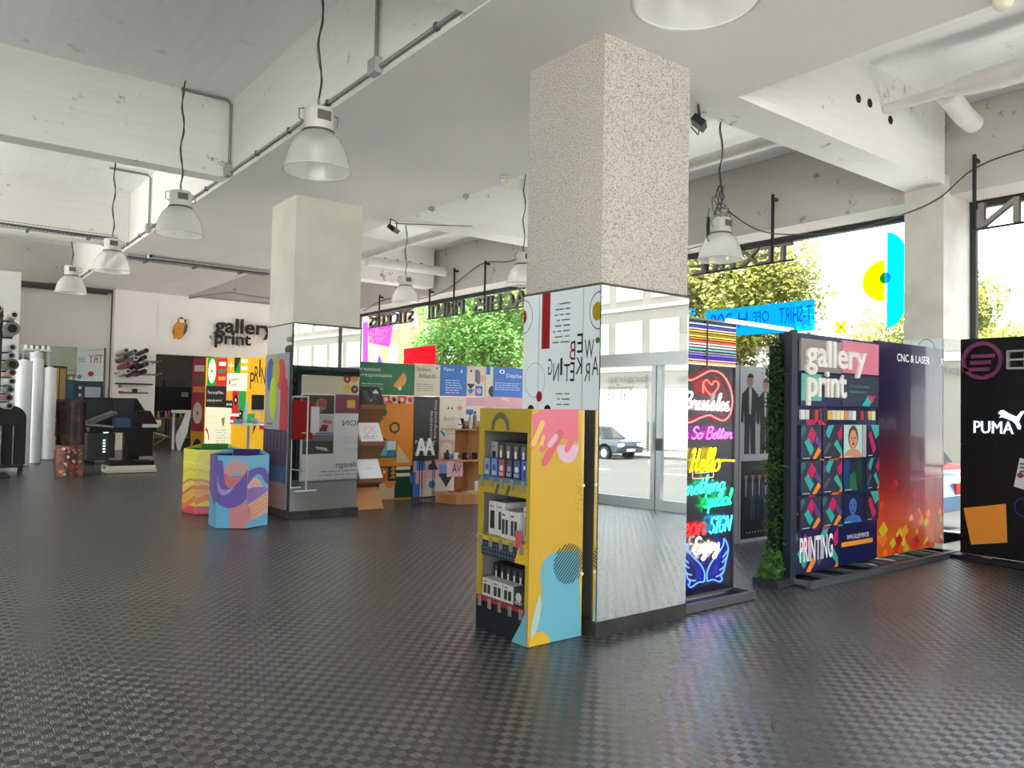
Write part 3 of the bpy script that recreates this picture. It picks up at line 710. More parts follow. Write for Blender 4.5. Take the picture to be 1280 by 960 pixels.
# smoke detectors
def detector(loc, label):
    t = thing('smoke_detector', label, 'detector', loc, 0, 'smoke detectors on the main beam')
    MB().lathe([(.07, .04), (.07, .02), (.06, .015)], 20, cap=True).build('base', M('#d8d4c4', .4), t, smooth=True)
    MB().lathe([(.062, .015), (.055, -.02), (.03, -.045), (.001, -.05)], 20).build('head', M('#e6e0cc', .35), t, smooth=True)
detector((5.26, 7.0, 4.12), 'domed cream detector under the beam left of the speckled pillar')
detector((5.28, 1.93, 4.12), 'domed cream detector cut by the top right corner')
# floodlights
def flood(loc, rz, label):
    t = thing('floodlight', label, 'floodlight', loc, rz, 'black floodlights on the main beam')
    h = MB().box(-.085, -.03, -.06, .085, .03, .06); h.xf(Matrix.Rotation(math.radians(-50), 4, 'X') @ Matrix.Identity(4)); h.xf(Matrix.Translation((0, 0, -.12))); h.build('housing', BLACK, t)
    g = MB().box(-.055, -.034, -.035, .055, -.031, .035); g.xf(Matrix.Rotation(math.radians(-50), 4, 'X')); g.xf(Matrix.Translation((0, 0, -.12))); g.build('lens', M('#c9cbc8', .15), t)
    tb([(-.1, 0, -.12), (-.1, 0, 0), (.1, 0, 0), (.1, 0, -.12)], .008, 6).build('bracket', BLACK, t)
    return t
f = flood((5.30, 4.30, 4.155), 35, 'black floodlight with a curly lead right of the speckled pillar')
tb(spline([(.08, .0, -.1), (.22, .02, -.14), (.42, .05, -.06), (.45, .1, .01)], 6), .006, 5).build('lead', BLACK, f)
f = flood((5.30, 9.68, 4.155), 35, 'black floodlight above the far window bay')
tb([(.02, 0, -.04), (.5, -1.0, -.02)], .006, 5).build('lead', CABLE, f)
for k, (x, y) in enumerate(((5.32, 8.7), (5.32, 7.9))):
    t = thing('cable_clip', ['small grey clip under the beam, nearer the floodlight', 'small grey clip under the beam, nearer the detector'][k], 'clip', (x, y, 4.155)); bx(-.03, -.03, -.04, .03, .03, .003).build('clip_body', M('#9a9a96', .5), t); tb([(0, 0, -.03), (.1, .15, -.015)], .006, 5).build('clip_stub', CABLE, t)
# ceiling pipes
PIPEM = noise_mat('painted_pipe', '#cfcdc6', '#dad8d2', 3, .6)
t = thing('ceiling_pipe', 'thick white pipe with a branch coming through the right cross beam', 'pipe', (7.80, 3.94, 4.68))
tb([(0, 0, 0), (.0, -.5, .0), (.06, -.75, .02)], .05, 16).build('thin_pipe', PIPEM, t, smooth=True)
tb([(.06, -.55, .02), (.08, -.8, .03), (.1, -1.0, .03), (.1, -6, .03)], [.06, .10, .11, .11], 18).build('main_pipe', PIPEM, t, smooth=True)
tb(spline([(.08, -.56, .0), (.3, -.54, -.02), (.6, -.50, -.05), (.92, -.47, -.06)], 4), .10, 16).build('branch_pipe', PIPEM, t, smooth=True)
tb([(.1, -1.75, .12), (.1, -1.75, .38)], .008, 5).build('hanger', GALV, t)
t = thing('ceiling_pipe', 'white pipe running through the middle bay toward the floodlight', 'pipe', (7.70, 4.4, 4.66))
tb([(0, 0, 0), (0, 5.0, 0)], .075, 14).build('pipe_run', PIPEM, t, smooth=True)
t = thing('ceiling_pipe', 'white pipe crossing the far bay with an elbow toward the window', 'pipe', (7.3, 9.87, 4.62))
tb([(0, 0, 0), (.0, 4.8, 0)], .075, 14).build('pipe_run', PIPEM, t, smooth=True)
tb([(0, 4.55, -.12), (1.9, 4.55, -.12)], .1, 14).build('elbow_pipe', PIPEM, t, smooth=True)
# reversed letter signs hanging inside the window, read from the street
LETM = M('#8d8781', .45, .2); LEDGE = M('#191919', .5)
def hanging_sign(name, word, box, rods, label, x=9.25):
    t = thing(name, label, 'sign', (x, 20.0, 0.0), -90, 'reversed letter signs in the windows')
    u0, v0, u1, v1 = box
    for v in (v0 - .012, v1 + .012): tb([(u0 - .04, -.01, v), (u1 + .04, -.01, v)], .014, 6).build('rail', LEDGE, t)
    for u, top in rods: bx(u - .016, -.03, v0 - .02, u + .016, .0, top).build('rod', LEDGE, t)
    for u, top in rods: bx(u - .016, 0, top - .08, u + .016, 20 - 20 + .1, top - .04).build('bracket', LEDGE, t)
    for i, o in enumerate(letters3d(word, box, .07, .05, 'letter', LEDGE, t, mirror=True)):
        # grey faces in front of black sides
        pass
    for o in letters3d(word, box, .004, -.021, 'letter_face', LETM, t, mirror=True): pass
    return t
hanging_sign('hanging_sign', 'TEXTILE', (20 - 7.55, 3.60, 20 - 5.93, 3.83), [(20 - 6.21, 4.53), (20 - 7.30, 4.42)], 'reversed black TEXTILE letters on rails in the right window')
hanging_sign('hanging_sign', 'STICKERS', (20 - 18.04, 3.53, 20 - 15.87, 3.80), [(20 - 17.5, 4.32)], 'reversed black STICKERS letters leftmost in the far window')
hanging_sign('hanging_sign', 'PRINT', (20 - 15.15, 3.53, 20 - 13.75, 3.83), [(20 - 15.1, 4.2), (20 - 14.1, 4.55)], 'reversed black PRINT letters in the middle of the far window')
hanging_sign('hanging_sign', 'B\u00c2CHES', (20 - 13.35, 3.50, 20 - 11.3, 3.90), [(20 - 12.95, 4.55)], 'reversed black letters of the far window nearest the speckled pillar')
hanging_sign('hanging_sign', 'DECORATION', (20 - 3.62, 3.62, 20 + .4, 3.90), [(20 - 3.66, 4.45), (20 - 1.5, 4.45)], 'reversed black letters cut by the right edge of the frame')
# vinyl on the window panes
def sticker(name, label, col, fn, see=.4):
    a = Art(.0); fn(a); o = a.build(name, vinyl_mat(col, see)); o.location = (9.895, 20, 0); o.rotation_euler = (0, 0, -PI / 2); return tag(o, label, 'sticker', 'coloured vinyl on the windows')
sticker('window_banner', 'blue vinyl banner with reversed T-SHIRT lettering on the right window', '#0a8fd6', lambda a: a.quad((12.144,3.130),(14.023,3.137),(14.035,2.698),(12.150,2.705),'#ffffff',0))
for w_, p_, q_ in (('T-SHIRT', (13.472,3.061), (13.983,2.827)), ('OFF', (13.028,3.040), (13.303,2.879)), ('H 200', (12.236,3.063), (12.932,2.822))):
    a = Art(.0); a.text(w_, p_, q_, '#000000', 1, mirror=True)
    o = a.build('banner_lettering', vinyl_mat('#0a62b8', .35), bpy.data.objects['window_banner']); o.location = (0, -.003, 0)
sticker('window_sticker', 'cyan half disc on the right window beside the column', '#00d9ea', lambda a: a.circ((15.037,3.279), .31, '#ffffff', 0, ry=.62, a0=-90, a1=90))
sticker('window_sticker', 'yellow half disc on the right window', '#f2e400', lambda a: a.circ((15.010,3.282), .30, '#ffffff', 0, ry=.27, a0=90, a1=270))
sticker('window_sticker', 'small blue dot between the yellow and cyan half discs', '#0a66d0', lambda a: a.circ((15.017,3.311), .075, '#ffffff', 3), .4)
def cross(c, w):
    def f(a):
        for k in range(4):
            t_ = math.radians(45 + 90 * k); a.pill(c, (c[0] + w * math.cos(t_), c[1] + w * math.sin(t_)), w * .62, '#ffffff', 0)
    return f
sticker('window_sticker', 'yellow cross on the right window above the letter wall', '#f0dc10', cross((14.412,2.718), .085))
sticker('window_sticker', 'blue cross on the right window beside the speckled pillar', '#0aa0d6', cross((11.890,3.143), .06))
sticker('window_sticker', 'red vinyl rectangle on the far window above the flyer panel', '#ee1b2a', lambda a: a.quad((2.614,2.990),(4.146,3.012),(4.167,2.494),(2.635,2.540),'#ffffff',0), .45)
a = Art(0); a.text('boutique', (3.521,2.946), (4.081,2.842), '#000000', 1, mirror=True)
o = a.build('sticker_lettering', vinyl_mat('#c01024', .3), bpy.data.objects['window_sticker.005']); o.location = (0, -.003, 0)
sticker('window_sticker', 'magenta vinyl strip at the left end of the far window', '#d64fd0', lambda a: a.quad((0.299,3.839),(0.588,3.840),(0.668,2.335),(0.380,2.341),'#ffffff',0), .5)
sticker('window_sticker', 'small violet triangle on the far window above the stickers panel', '#6a55c8', lambda a: a.poly([(1.163,2.649),(1.287,2.903),(1.524,2.637)],'#ffffff',0), .5)
a = Art(.0); a.raw([(0.596,3.684),(2.040,3.667),(1.854,3.069),(0.714,3.257)], [(0,1,2,3)], '#ffffff', 0)
o = a.build('window_poster', vinyl_mat('#c94fc4', .5)); o.location = (9.895, 20, 0); o.rotation_euler = (0, 0, -PI/2); tag(o, 'magenta shop name sticker on the far window behind the reversed letters', 'sticker')
a = Art(.0); a.text('gallery', (0.694,3.633), (1.797,3.346), '#ffffff', 1); a.text('print', (0.705,3.412), (1.586,3.167), '#ffffff', 1)
q = a.build('poster_lettering', M('#f2f0f0', .5), o); q.location = (0, -.003, 0)
# shop name on the door glass, readable in the mirror
a = Art(0); a.text('gallery', (0, .16), (.62, .34), '#6b6b6b', 0, mirror=True); a.text('print', (.15, 0), (.62, .2), '#6b6b6b', 0, mirror=True)
o = a.build('door_lettering', M('#77797a', .5)); o.location = (9.89, -1.72, 1.66); o.rotation_euler = (0, 0, -PI/2); tag(o, 'grey shop name lettering on the entrance glass, seen in the near mirror', 'lettering')

# ================================================================ boards and displays on the window side
# ---- yellow product display against the near pillar
Y0 = '#d9b92a'
yd = thing('product_display', 'tall yellow cardboard product display with three open shelves against the near pillar', 'display', (3.19, 4.50, fz(4.2) - .002), -90)
D = .47; U1 = .575; V1 = 1.535                     # local: u along the front, +y into the display
CARD = M('#a68a22', .55); CARDG = M('#6c6b68', .6); DARKB = M('#17181f', .6)
bx(0, .002, .0, .012, D, V1).build('side_panel', CARD, yd); bx(U1 - .012, .002, 0, U1, D, V1).build('side_panel', CARD, yd)
bx(.012, D - .012, 0, U1 - .012, D, V1).build('back_panel', CARDG, yd); bx(.012, .002, V1 - .012, U1 - .012, D - .012, V1).build('top_panel', CARDG, yd)
bx(.012, .002, 0, U1 - .012, D - .012, .20).build('plinth_box', DARKB, yd)
shelf_z = [.235, .655, 1.065]
for z, c in zip(shelf_z, ('#8e1f2c', '#b8a022', '#3f6a86')):
    bx(.013, .02, z, .018, D - .013, z + .30).build('inner_panel', CARDG, yd); bx(U1 - .018, .02, z, U1 - .0125, D - .013, z + .30).build('inner_panel', CARDG, yd)
    sh = bx(.012, -.012, z - .03, U1 - .03, D - .012, z).build('shelf', M(c, .5), yd)
    for k in range(5): bx(.045 + k * .115, -.02, z - .07, .075 + k * .115, -.012, z - .005).build('shelf_hook', M('#8a8578', .4, .3), sh)
for z0, z1 in ((1.38, V1 - .012), (.95, 1.035), (.52, .625)): bx(.012, .002, z0, U1 - .012, .014, z1).build('front_panel', CARD, yd)
bx(U1 - .028, .002, .2, U1 - .012, .014, V1 - .012).build('front_edge', CARD, yd); bx(.012, .002, .2, .05, .014, V1 - .012).build('front_edge', CARD, yd)
a = Art(0)                                                     # ink on the front (local -y)
a.rect((0, 1.38), (U1, V1), '#a8922a', 1); a.rect((0, .95), (U1, 1.035), '#a8922a', 1); a.rect((0, .52), (U1, .625), '#2f3445', 1)
a.rect((0, 0), (U1 - .03, .20), '#1a1b22', 1); a.rect((U1 - .035, .2), (U1, V1), '#b0952a', 1); a.rect((0, .2), (.05, V1), '#a8922a', 1)
a.ring((.245, 1.385), .105, .035, '#5f5c4c', 2, ry=.125, a0=0, a1=180)
for i in range(9):
    for j in range(5): a.circ((.36 + i * .022, 1.415 + j * .022), .006, '#ab9626', 2, n=8)
a.pill((.21, .955), (.235, 1.01), .03, '#55524a', 2); a.pill((.33, .955), (.36, 1.01), .03, '#55524a', 2)
for i in range(14):
    for j in range(3): a.circ((.04 + i * .032, .54 + j * .03), .007, '#6d7590', 2, n=8)
a.poly([(.43, .52), (U1, .52), (U1, .625), (.47, .625)], '#d4b02c', 2)
a.poly([(U1 - .16, .0), (U1, .0), (U1, .26), (U1 - .07, .13)], '#6aa9b6', 2)
a.build('front_print', PRINT, yd)
a = Art(0)
a.rect((.0,0),(D,V1),'#cda42c',1)
s_ = lambda p: (max(0, min(D, p[0] - .055)), p[1])
a.poly([s_(p) for p in ((0.058,1.496),(0.145,1.536),(0.464,1.540),(0.469,1.315),(0.387,1.334),(0.243,1.336),(0.076,1.311))], '#d8697c', 1)
for p0, p1, w, c in (((0.146,1.461),(0.067,1.299),.05,'#d8697c'),((0.207,1.372),(0.151,1.275),.05,'#d8697c'),((0.302,1.371),(0.176,1.191),.06,'#d05a66'),((0.436,1.371),(0.369,1.271),.05,'#d8697c'),((0.147,1.443),(0.076,1.311),.04,'#ddbd45'),((0.158,1.351),(0.143,1.310),.03,'#ddbd45'),((0.266,1.354),(0.215,1.301),.04,'#d9aebb')):
    a.pill(s_(p0), s_(p1), w, c, 2)
a.circ(s_((0.376,1.298)), .10, '#d9b3c6', 1, ry=.12, a0=180, a1=360)
a.poly([s_(p) for p in spline([Vector((*p, 0)) for p in ((0.078,-0.005),(0.136,0.107),(0.170,0.260),(0.162,0.384),(0.155,0.472),(0.191,0.548),(0.272,0.587),(0.488,0.581))], 6)] + [(D, 0.0), (0, 0)], '#67aec2', 1)
a.poly([s_(p) for p in ((0.080,0.021),(0.082,0.116),(0.111,0.233),(0.150,0.333),(0.167,0.260),(0.136,0.107))], '#a9c4c0', 2)
a.circ((.10, 0.0), .085, '#e0b22e', 3, a0=0, a1=180)
for i in range(-7, 8):
    h = .135; o_ = i * .019; L = math.sqrt(max(h * h - o_ * o_, 0)); cx, cz = .345, .50; k = .7071
    p0 = (cx + o_ * k - L * k, cz - o_ * k - L * k); p1 = (min(cx + o_ * k + L * k, D), cz - o_ * k + L * k)
    if p0[0] < D: a.line(p0, p1, .0085, '#1d2a33', 3)
rd = random.Random(4)
for k in range(60): a.circ((D - .004 - abs(rd.gauss(0, .04)), .98 + rd.gauss(0, .09)), .004, '#9a7f22', 2, n=6)
a.STEP; o = a.build('side_print', PRINTG, yd); o.rotation_euler = (0, 0, PI / 2); o.location = (U1 + .0012, 0, 0)
tb([(U1, D - .006, .42), (U1 + .012, D - .006, .42)], .012, 8).build('push_rivet', WHITE, yd); tb([(U1, D - .006, 1.02), (U1 + .012, D - .006, 1.02)], .012, 8).build('push_rivet', WHITE, yd)
bx(U1 - .10, -.035, .63, U1 - .055, -.02, .74).build('hang_tag', M('#b4475a', .5), yd)
def ywp(u, y, z): return (3.19 + y, 4.50 - u, z + fz(4.2) - .002)
def gadget(name, label, u, y, z, w, d, h, body, face, fdet, group):
    t = thing(name, label, 'box', ywp(u, y, z), -90, group)
    bx(0, 0, 0, w, d, h).build('carton', M(body, .45), t)
    a = Art(0); a.rect((.004, .004), (w - .004, h - .004), face, 1)
    kind, c = fdet
    if kind == 'win': a.rect((w * .22, h * .18), (w * .78, h * .72), c, 2); a.rect((w * .15, h * .82), (w * .6, h * .88), '#777777', 2)
    if kind == 'two': a.rect((w * .14, h * .15), (w * .45, h * .68), c, 2); a.rect((w * .55, h * .15), (w * .86, h * .68), c, 2); a.rect((w * .14, h * .8), (w * .5, h * .86), '#222222', 2)
    if kind == 'dot': a.circ((w * .5, h * .5), w * .28, c, 2); a.lines((w * .15, h * .1), (w * .85, h * .28), 2, '#d8dade', 2)
    if kind == 'strip': a.rect((w * .3, h * .1), (w * .7, h * .9), c, 2); a.rect((w * .36, h * .55), (w * .64, h * .75), '#d9d9d6', 3)
    a.build('carton_print', PRINTG, t)
# top shelf: front row of blue and red boxes, back row of black and white cartons
fr = [('#2b3f63', '#6d86ad', ('dot', '#31466e'), 'blue'), ('#2b4a86', '#4f78bd', ('dot', '#27365c'), 'mid blue'), ('#5a2028', '#8d3a44', ('dot', '#d5b9b4'), 'dark red'), ('#1d1f2a', '#2b2d3d', ('dot', '#8a8fa8'), 'black'), ('#24324e', '#3a4a70', ('dot', '#c9ccd6'), 'navy'), ('#1f3f8c', '#2f5cc0', ('strip', '#1d2f66'), 'bright blue')]
for i, (b_, f_, d_, nm) in enumerate(fr):
    gadget('gadget_box', '%s gadget box, %s in the front row of the yellow display\'s top shelf' % (nm, ORD[i]), .055 + i * .084, .005, 1.067, .072, .05, .125, b_, f_, d_, 'boxes on the top shelf')
bk_ = [('#8b8b88', '#a3a3a0', ('win', '#26272b'))] + [('#26272a', '#1d1e21', ('strip', '#6d6e70'))] * 4 + [('#8b8b88', '#a3a3a0', ('win', '#26272b'))]
for i, (b_, f_, d_) in enumerate(bk_):
    gadget('gadget_box', '%s gadget box, %s in the back row of the yellow display\'s top shelf' % ('white' if i in (0, 5) else 'black', ORD[i]), .055 + i * .083, .062, 1.067, .078, .2, .235, b_, f_, d_, 'boxes on the top shelf')
for i in range(5):
    gadget('gadget_box', 'white boxed gadget, %s from left on the middle shelf of the yellow display' % ORD[i], .06 + i * .098, .012 if i in (2, 3) else .05, .657, .092, .25, .19 if i in (2, 3) else .23, '#bcbcb8', '#c9c9c6', ('two' if i in (2, 3) else 'win', '#23252c'), 'boxes on the middle shelf')
for i in range(7):
    gadget('gadget_box', 'black gadget box, %s in the back row of the yellow display\'s bottom shelf' % ORD[i], .065 + i * .069, .10, .237, .064, .2, .215, '#1d1d1f', '#151517', ('strip', '#4b4c4f'), 'boxes on the bottom shelf')
for i in range(4):
    gadget('gadget_box', '%s gadget box, %s in front row of the yellow display\'s bottom shelf' % ('black and white' if i == 3 else 'white', ORD[i]), .065 + i * .118, .005, .237, .11, .09, .12, '#b9b9b6' if i < 3 else '#2a2a2c', '#c4c4c1' if i < 3 else '#222226', ('two', '#1e1f24') if i < 3 else ('dot', '#b9b9b6'), 'boxes on the bottom shelf')

# ---- web marketing wall across the shop, seen reversed in the near pillar
t = thing('display_board', 'tall pale blue web marketing board, seen reversed in the near mirror', 'board', (-1.0, 8.2, fz(8.2)), 90)
bx(-.4, .001, 0, 3.2, .05, 3.7).build('panel', M('#e6eff6', .5, 0, 0, .22), t)  # faint glow added to the panel so its reflection looks brighter
for u in (.9, 2.0): bx(u - .004, -.003, 0, u + .004, .002, 3.7).build('panel_joint', M('#9aa8b4', .5), t)
a = Art(0)
a.rect((1.924,3.400),(1.710,2.447),'#c8142a',1)
for (s, p, q, c) in (('W',(600,338),(645,432),'#14151c'),('E',(562,308),(590,402),'#14151c'),('B',(525,345),(552,438),'#8e1d2c'),('G',(417,432),(437,515),'#203a86'),('N',(443,455),(470,545),'#14151c'),('I',(478,430),(487,515),'#14151c'),('T',(497,460),(525,545),'#14151c'),('E',(527,450),(547,545),'#14151c'),('K',(555,425),(585,510),'#14151c'),('R',(598,455),(625,545),'#1e5a2e'),('A',(636,420),(668,515),'#14151c')): pass
a.text('W',(0.852,2.545),(0.639,2.239),'#14151c',2); a.text('E',(1.032,2.652),(0.893,2.344),'#14151c',2); a.text('B',(1.207,2.543),(1.070,2.236),'#a01d30',2)
a.text('G',(1.741,2.281),(1.631,2.000),'#1f3f9a',2); a.text('N',(1.605,2.199),(1.461,1.898),'#14151c',2); a.text('I',(1.431,2.276),(1.379,1.995),'#14151c',2)
a.text('T',(1.334,2.174),(1.191,1.894),'#14151c',2); a.text('E',(1.189,2.201),(1.085,1.892),'#14151c',2); a.text('K',(1.056,2.277),(0.908,2.001),'#14151c',2)
a.text('R',(0.852,2.174),(0.721,1.886),'#2a7a3e',2); a.text('A',(0.680,2.278),(0.530,1.977),'#2a2410',2); a.text('M',(0.508,2.193),(0.335,1.896),'#14151c',2)
a.circ((2.437,3.033),.10,'#c8142a',2,ry=.13); a.ring((2.437,3.033),.26,.012,'#333333',2,ry=.30)
a.circ((0.570,2.976),.12,'#e2c51e',2,ry=.15); a.ring((0.535,2.989),.22,.012,'#333333',2,ry=.30)
a.circ((0.560,2.522),.05,'#5ab04a',2)
a.ring((2.085,1.924),.27,.008,'#8a94a0',2,ry=.30); a.circ((1.959,1.644),.075,'#c8142a',3,ry=.09)
a.circ((2.179,1.411),.09,'#15161c',2); a.circ((1.738,1.417),.09,'#15161c',2)
a.lines((1.648,3.220),(1.206,2.494),8,'#8d98a5',2,.3,.25); a.lines((1.557,1.734),(1.194,1.473),3,'#8d98a5',2,.2,.25)
a.build('board_print', PRINT, t)

# ---- neon sign sample stand beside the near pillar
ne = thing('neon_stand', 'black sample stand of lit neon signs beside the near pillar', 'stand', (4.66, 4.08, fz(4.08)))
NB = noise_mat('neon_back', '#16131c', '#241d2b', 3, .25)
bx(.02, .0, .06, .875, .03, 2.29).build('back_panel', NB, ne)
bx(.02, -.004, .045, .875, .034, .062).build('bottom_trim', ALU, ne); bx(.868, -.012, .06, .88, .034, 2.29).build('side_trim', M('#5c5560', .35, .6), ne); bx(.02, -.012, 2.285, .88, .034, 2.30).build('top_trim', M('#8d8f90', .35, .6), ne)
TR = M('#5e5c5e', .5, .3)
bx(.0, -.2, 0, .92, -.17, .065).build('base_rail', TR, ne); bx(.0, .2, 0, .92, .23, .065).build('base_rail', TR, ne); bx(.0, -.17, 0, .03, .2, .065).build('base_rail', TR, ne); bx(.89, -.17, 0, .92, .2, .065).build('base_rail', TR, ne)
bx(.03, -.17, .0, .89, .2, .025).build('base_tray', BLACK, ne)
rows = [(95,'#bfe3f2'),(118,'#3a3fa8'),(138,'#e9c3dd'),(160,'#f0c23a'),(182,'#8d8a1e'),(200,'#f2e05a'),(222,'#ef8a3a'),(245,'#e2583f'),(264,'#f2ece6'),(288,'#efe7d8'),(314,'#7fd0c8'),(340,'#8c8f9a'),(360,'#8f6fe0'),(382,'#3c1fb0'),(404,'#c3b2ea'),(424,'#ef9a4a'),(440,'#f2efe6')]
for (Y, c) in rows:
    z = 2.272 - (Y - 75) * .000947; h = .0065
    for (ua, ub) in ((.235, .475), (.495, .868)):
        if ua > .4: z -= .0
        tb([(ua, -.012, z), (ub, -.012, z)], h, 6).build('led_strip', M(c, .35, 0, 0, .35), ne)
bx(.476, -.02, 1.90, .494, 0, 2.285).build('strip_divider', M('#4c4653', .5), ne)
# single-stroke script for the neon tubes
STK = {'a':(.6,[[(.42,.42),(.25,.5),(.05,.35),(.05,.1),(.2,0),(.38,.12),(.44,.45),(.42,.1),(.52,.02),(.62,.12)]]),
'r':(.46,[[(0,.1),(.12,.5),(.18,.42),(.32,.46),(.3,.15),(.38,0),(.48,.1)]]),
'u':(.52,[[(0,.1),(.06,.5),(.05,.15),(.15,0),(.32,.12),(.38,.5),(.36,.12),(.44,0),(.54,.1)]]),
's':(.42,[[(0,.1),(.1,.3),(.2,.55)],[(.2,.55),(.13,.4),(.3,.22),(.24,.02),(.04,.04)],[(.2,.0),(.3,.02),(.42,.1)]]),
'l':(.28,[[(0,.1),(.2,.7),(.24,.98),(.14,.95),(.1,.4),(.16,0),(.3,.1)]]),
'e':(.4,[[(0,.12),(.2,.25),(.32,.4),(.22,.5),(.08,.35),(.1,.08),(.24,0),(.42,.12)]]),
'o':(.48,[[(.25,.5),(.06,.38),(.06,.1),(.2,0),(.38,.12),(.38,.38),(.25,.5),(.3,.4),(.5,.42)]]),
't':(.32,[[(0,.1),(.16,.85),(.12,.15),(.2,0),(.34,.1)],[(0,.58),(.15,.6),(.3,.62)]]),
'h':(.5,[[(0,.1),(.2,.75),(.22,1),(.13,.95),(.08,0)],[(.08,.1),(.25,.48),(.36,.4),(.34,.08),(.42,0),(.5,.1)]]),
'n':(.5,[[(0,.1),(.08,.5),(.06,0),(.1,.3),(.25,.5),(.36,.4),(.34,.08),(.42,0),(.52,.1)]]),
'm':(.74,[[(0,.1),(.08,.5),(.06,0),(.1,.3),(.22,.5),(.32,.4),(.3,0),(.36,.3),(.48,.5),(.58,.4),(.56,.08),(.64,0),(.74,.1)]]),
'g':(.5,[[(.4,.42),(.22,.5),(.05,.3),(.12,.05),(.3,.08),(.4,.48),(.36,-.25),(.2,-.4),(.08,-.28),(.3,-.02),(.52,.12)]]),
'c':(.38,[[(.36,.42),(.24,.5),(.06,.35),(.06,.1),(.2,0),(.4,.12)]]),
'p':(.48,[[(0,.1),(.1,.5),(.07,.1),(.04,-.4)],[(.08,.3),(.25,.5),(.38,.35),(.34,.08),(.15,.02),(.3,0),(.5,.12)]]),
'i':(.26,[[(0,.1),(.1,.5),(.08,.1),(.16,0),(.28,.1)],[(.12,.66),(.13,.69),(.14,.72)]]),
'y':(.5,[[(0,.1),(.06,.5),(.05,.2),(.18,.05),(.34,.2),(.38,.5),(.32,-.2),(.18,-.4),(.06,-.28),(.28,-.02),(.5,.12)]]),
'j':(.28,[[(0,.1),(.16,.5),(.1,-.25),(-.04,-.4),(-.14,-.28),(.1,-.02),(.28,.12)],[(.16,.66),(.17,.69),(.18,.72)]]),
'B':(.6,[[(.1,1),(.09,.5),(.08,0)],[(.1,.95),(.4,1),(.5,.78),(.36,.56),(.14,.53),(.46,.5),(.54,.2),(.38,0),(.08,.02)]]),
'S':(.55,[[(.5,.85),(.38,1),(.14,.92),(.14,.65),(.4,.45),(.46,.2),(.26,0),(.05,.12)]]),
'H':(.62,[[(.05,.85),(.18,1),(.14,.4),(.06,0)],[(.5,1),(.42,.4),(.44,.05),(.56,.1)],[(.1,.48),(.3,.5),(.5,.55)]]),
'N':(.6,[[(.05,0),(.06,.5),(.08,1)],[(.08,1),(.28,.5),(.48,0)],[(.48,0),(.49,.5),(.5,1)]]),
'E':(.52,[[(.48,.9),(.3,1),(.12,.85),(.2,.58),(.36,.54),(.12,.48),(.06,.18),(.26,0),(.5,.14)]]),
'I':(.32,[[(.15,0),(.15,.5),(.15,1)],[(.03,0),(.15,0),(.27,0)],[(.03,1),(.15,1),(.27,1)]]),
'G':(.6,[[(.5,.82),(.32,1),(.1,.82),(.06,.4),(.2,.03),(.42,.06),(.5,.4),(.32,.42)]]),' ':(.3,[])}
def script(txt, a_, b_, rise=0):
    x = 0; st = []
    for ch in txt:
        adv, ss = STK[ch]
        st += [[(x + p[0] + .22 * p[1], p[1] + rise * x) for p in s] for s in ss]; x += adv
    P = [p for s in st for p in s]; x0 = min(p[0] for p in P); x1 = max(p[0] for p in P); y0 = min(p[1] for p in P); y1 = max(p[1] for p in P)
    u0, v0, u1, v1 = bb(a_, b_)
    return [[(u0 + (p[0] - x0) / (x1 - x0) * (u1 - u0), v0 + (p[1] - y0) / (y1 - y0) * (v1 - v0)) for p in s] for s in st]
def neon(strokes, col, label, r=.0065, e=9.0, y=-.035, k=4):
    m = MB(); r *= .8; e *= .8
    for s in strokes: m.tube(spline([(p[0], y, p[1]) for p in s], k), r, 6)
    o = m.build('neon_lettering', M(col, .4, 0, 0, e), ne); o['label'] = label; return o
WHT='#fff2ea'; RED='#ff2a20'
neon(script('Brussles', (0.182,1.694), (0.766,1.552), -.02), WHT, 'white script neon Brussles', .008, 7)
heart=[(0.517,1.674),(0.442,1.729),(0.426,1.776),(0.470,1.797),(0.523,1.761),(0.561,1.791),(0.606,1.783),(0.612,1.744),(0.570,1.704),(0.519,1.674)]
neon([heart], RED, 'red neon heart', .008); neon([[(0.418,1.786),(0.416,1.748),(0.414,1.690)]], RED, 'red neon letter I', .008)
neon([[(0.089,1.811),(0.258,1.789),(0.388,1.832),(0.521,1.876),(0.659,1.853),(0.762,1.758),(0.804,1.641),(0.774,1.523),(0.689,1.469),(0.589,1.487),(0.505,1.511),(0.394,1.491),(0.265,1.453),(0.096,1.448)]], '#ff4038', 'red neon outline around the white script', .007, 6)
neon(script('ly So Better', (0.128,1.415), (0.806,1.283)), '#ff3df0', 'magenta neon script', .0075, 6)
neon(script('Hello', (0.265,1.238), (0.665,1.055)), '#ffe600', 'yellow neon Hello', .009, 7); neon([[(0.664,1.139),(0.750,1.136),(0.838,1.131)]], '#ffd000', 'yellow neon bar', .008, 7)
neon([[(0.300,1.003),(0.298,1.042),(0.300,1.085)],[(0.300,1.003),(0.429,1.002),(0.560,1.005)],[(0.560,1.005),(0.561,1.041),(0.559,1.077)],[(0.333,1.045),(0.428,1.045),(0.510,1.045)]], '#e88a80', 'pale red neon frame', .004, 1.5)
neon(script('Something', (0.034,1.018), (0.719,0.837), .05), '#20f0a8', 'green neon Something', .007, 7); neon(script('Special', (0.444,0.896), (0.816,0.713), .03), '#10ff70', 'green neon Special', .008, 7)
neon(script('Neon', (0.060,0.733), (0.475,0.548)), '#ff1010', 'red neon Neon', .009, 8); neon(script('SIGN', (0.517,0.676), (0.811,0.551)), '#20c8ff', 'cyan neon SIGN', .008, 8)
neon(script('Enjoy', (0.327,0.530), (0.648,0.343)), '#fff0d0', 'white neon Enjoy', .0085, 9)
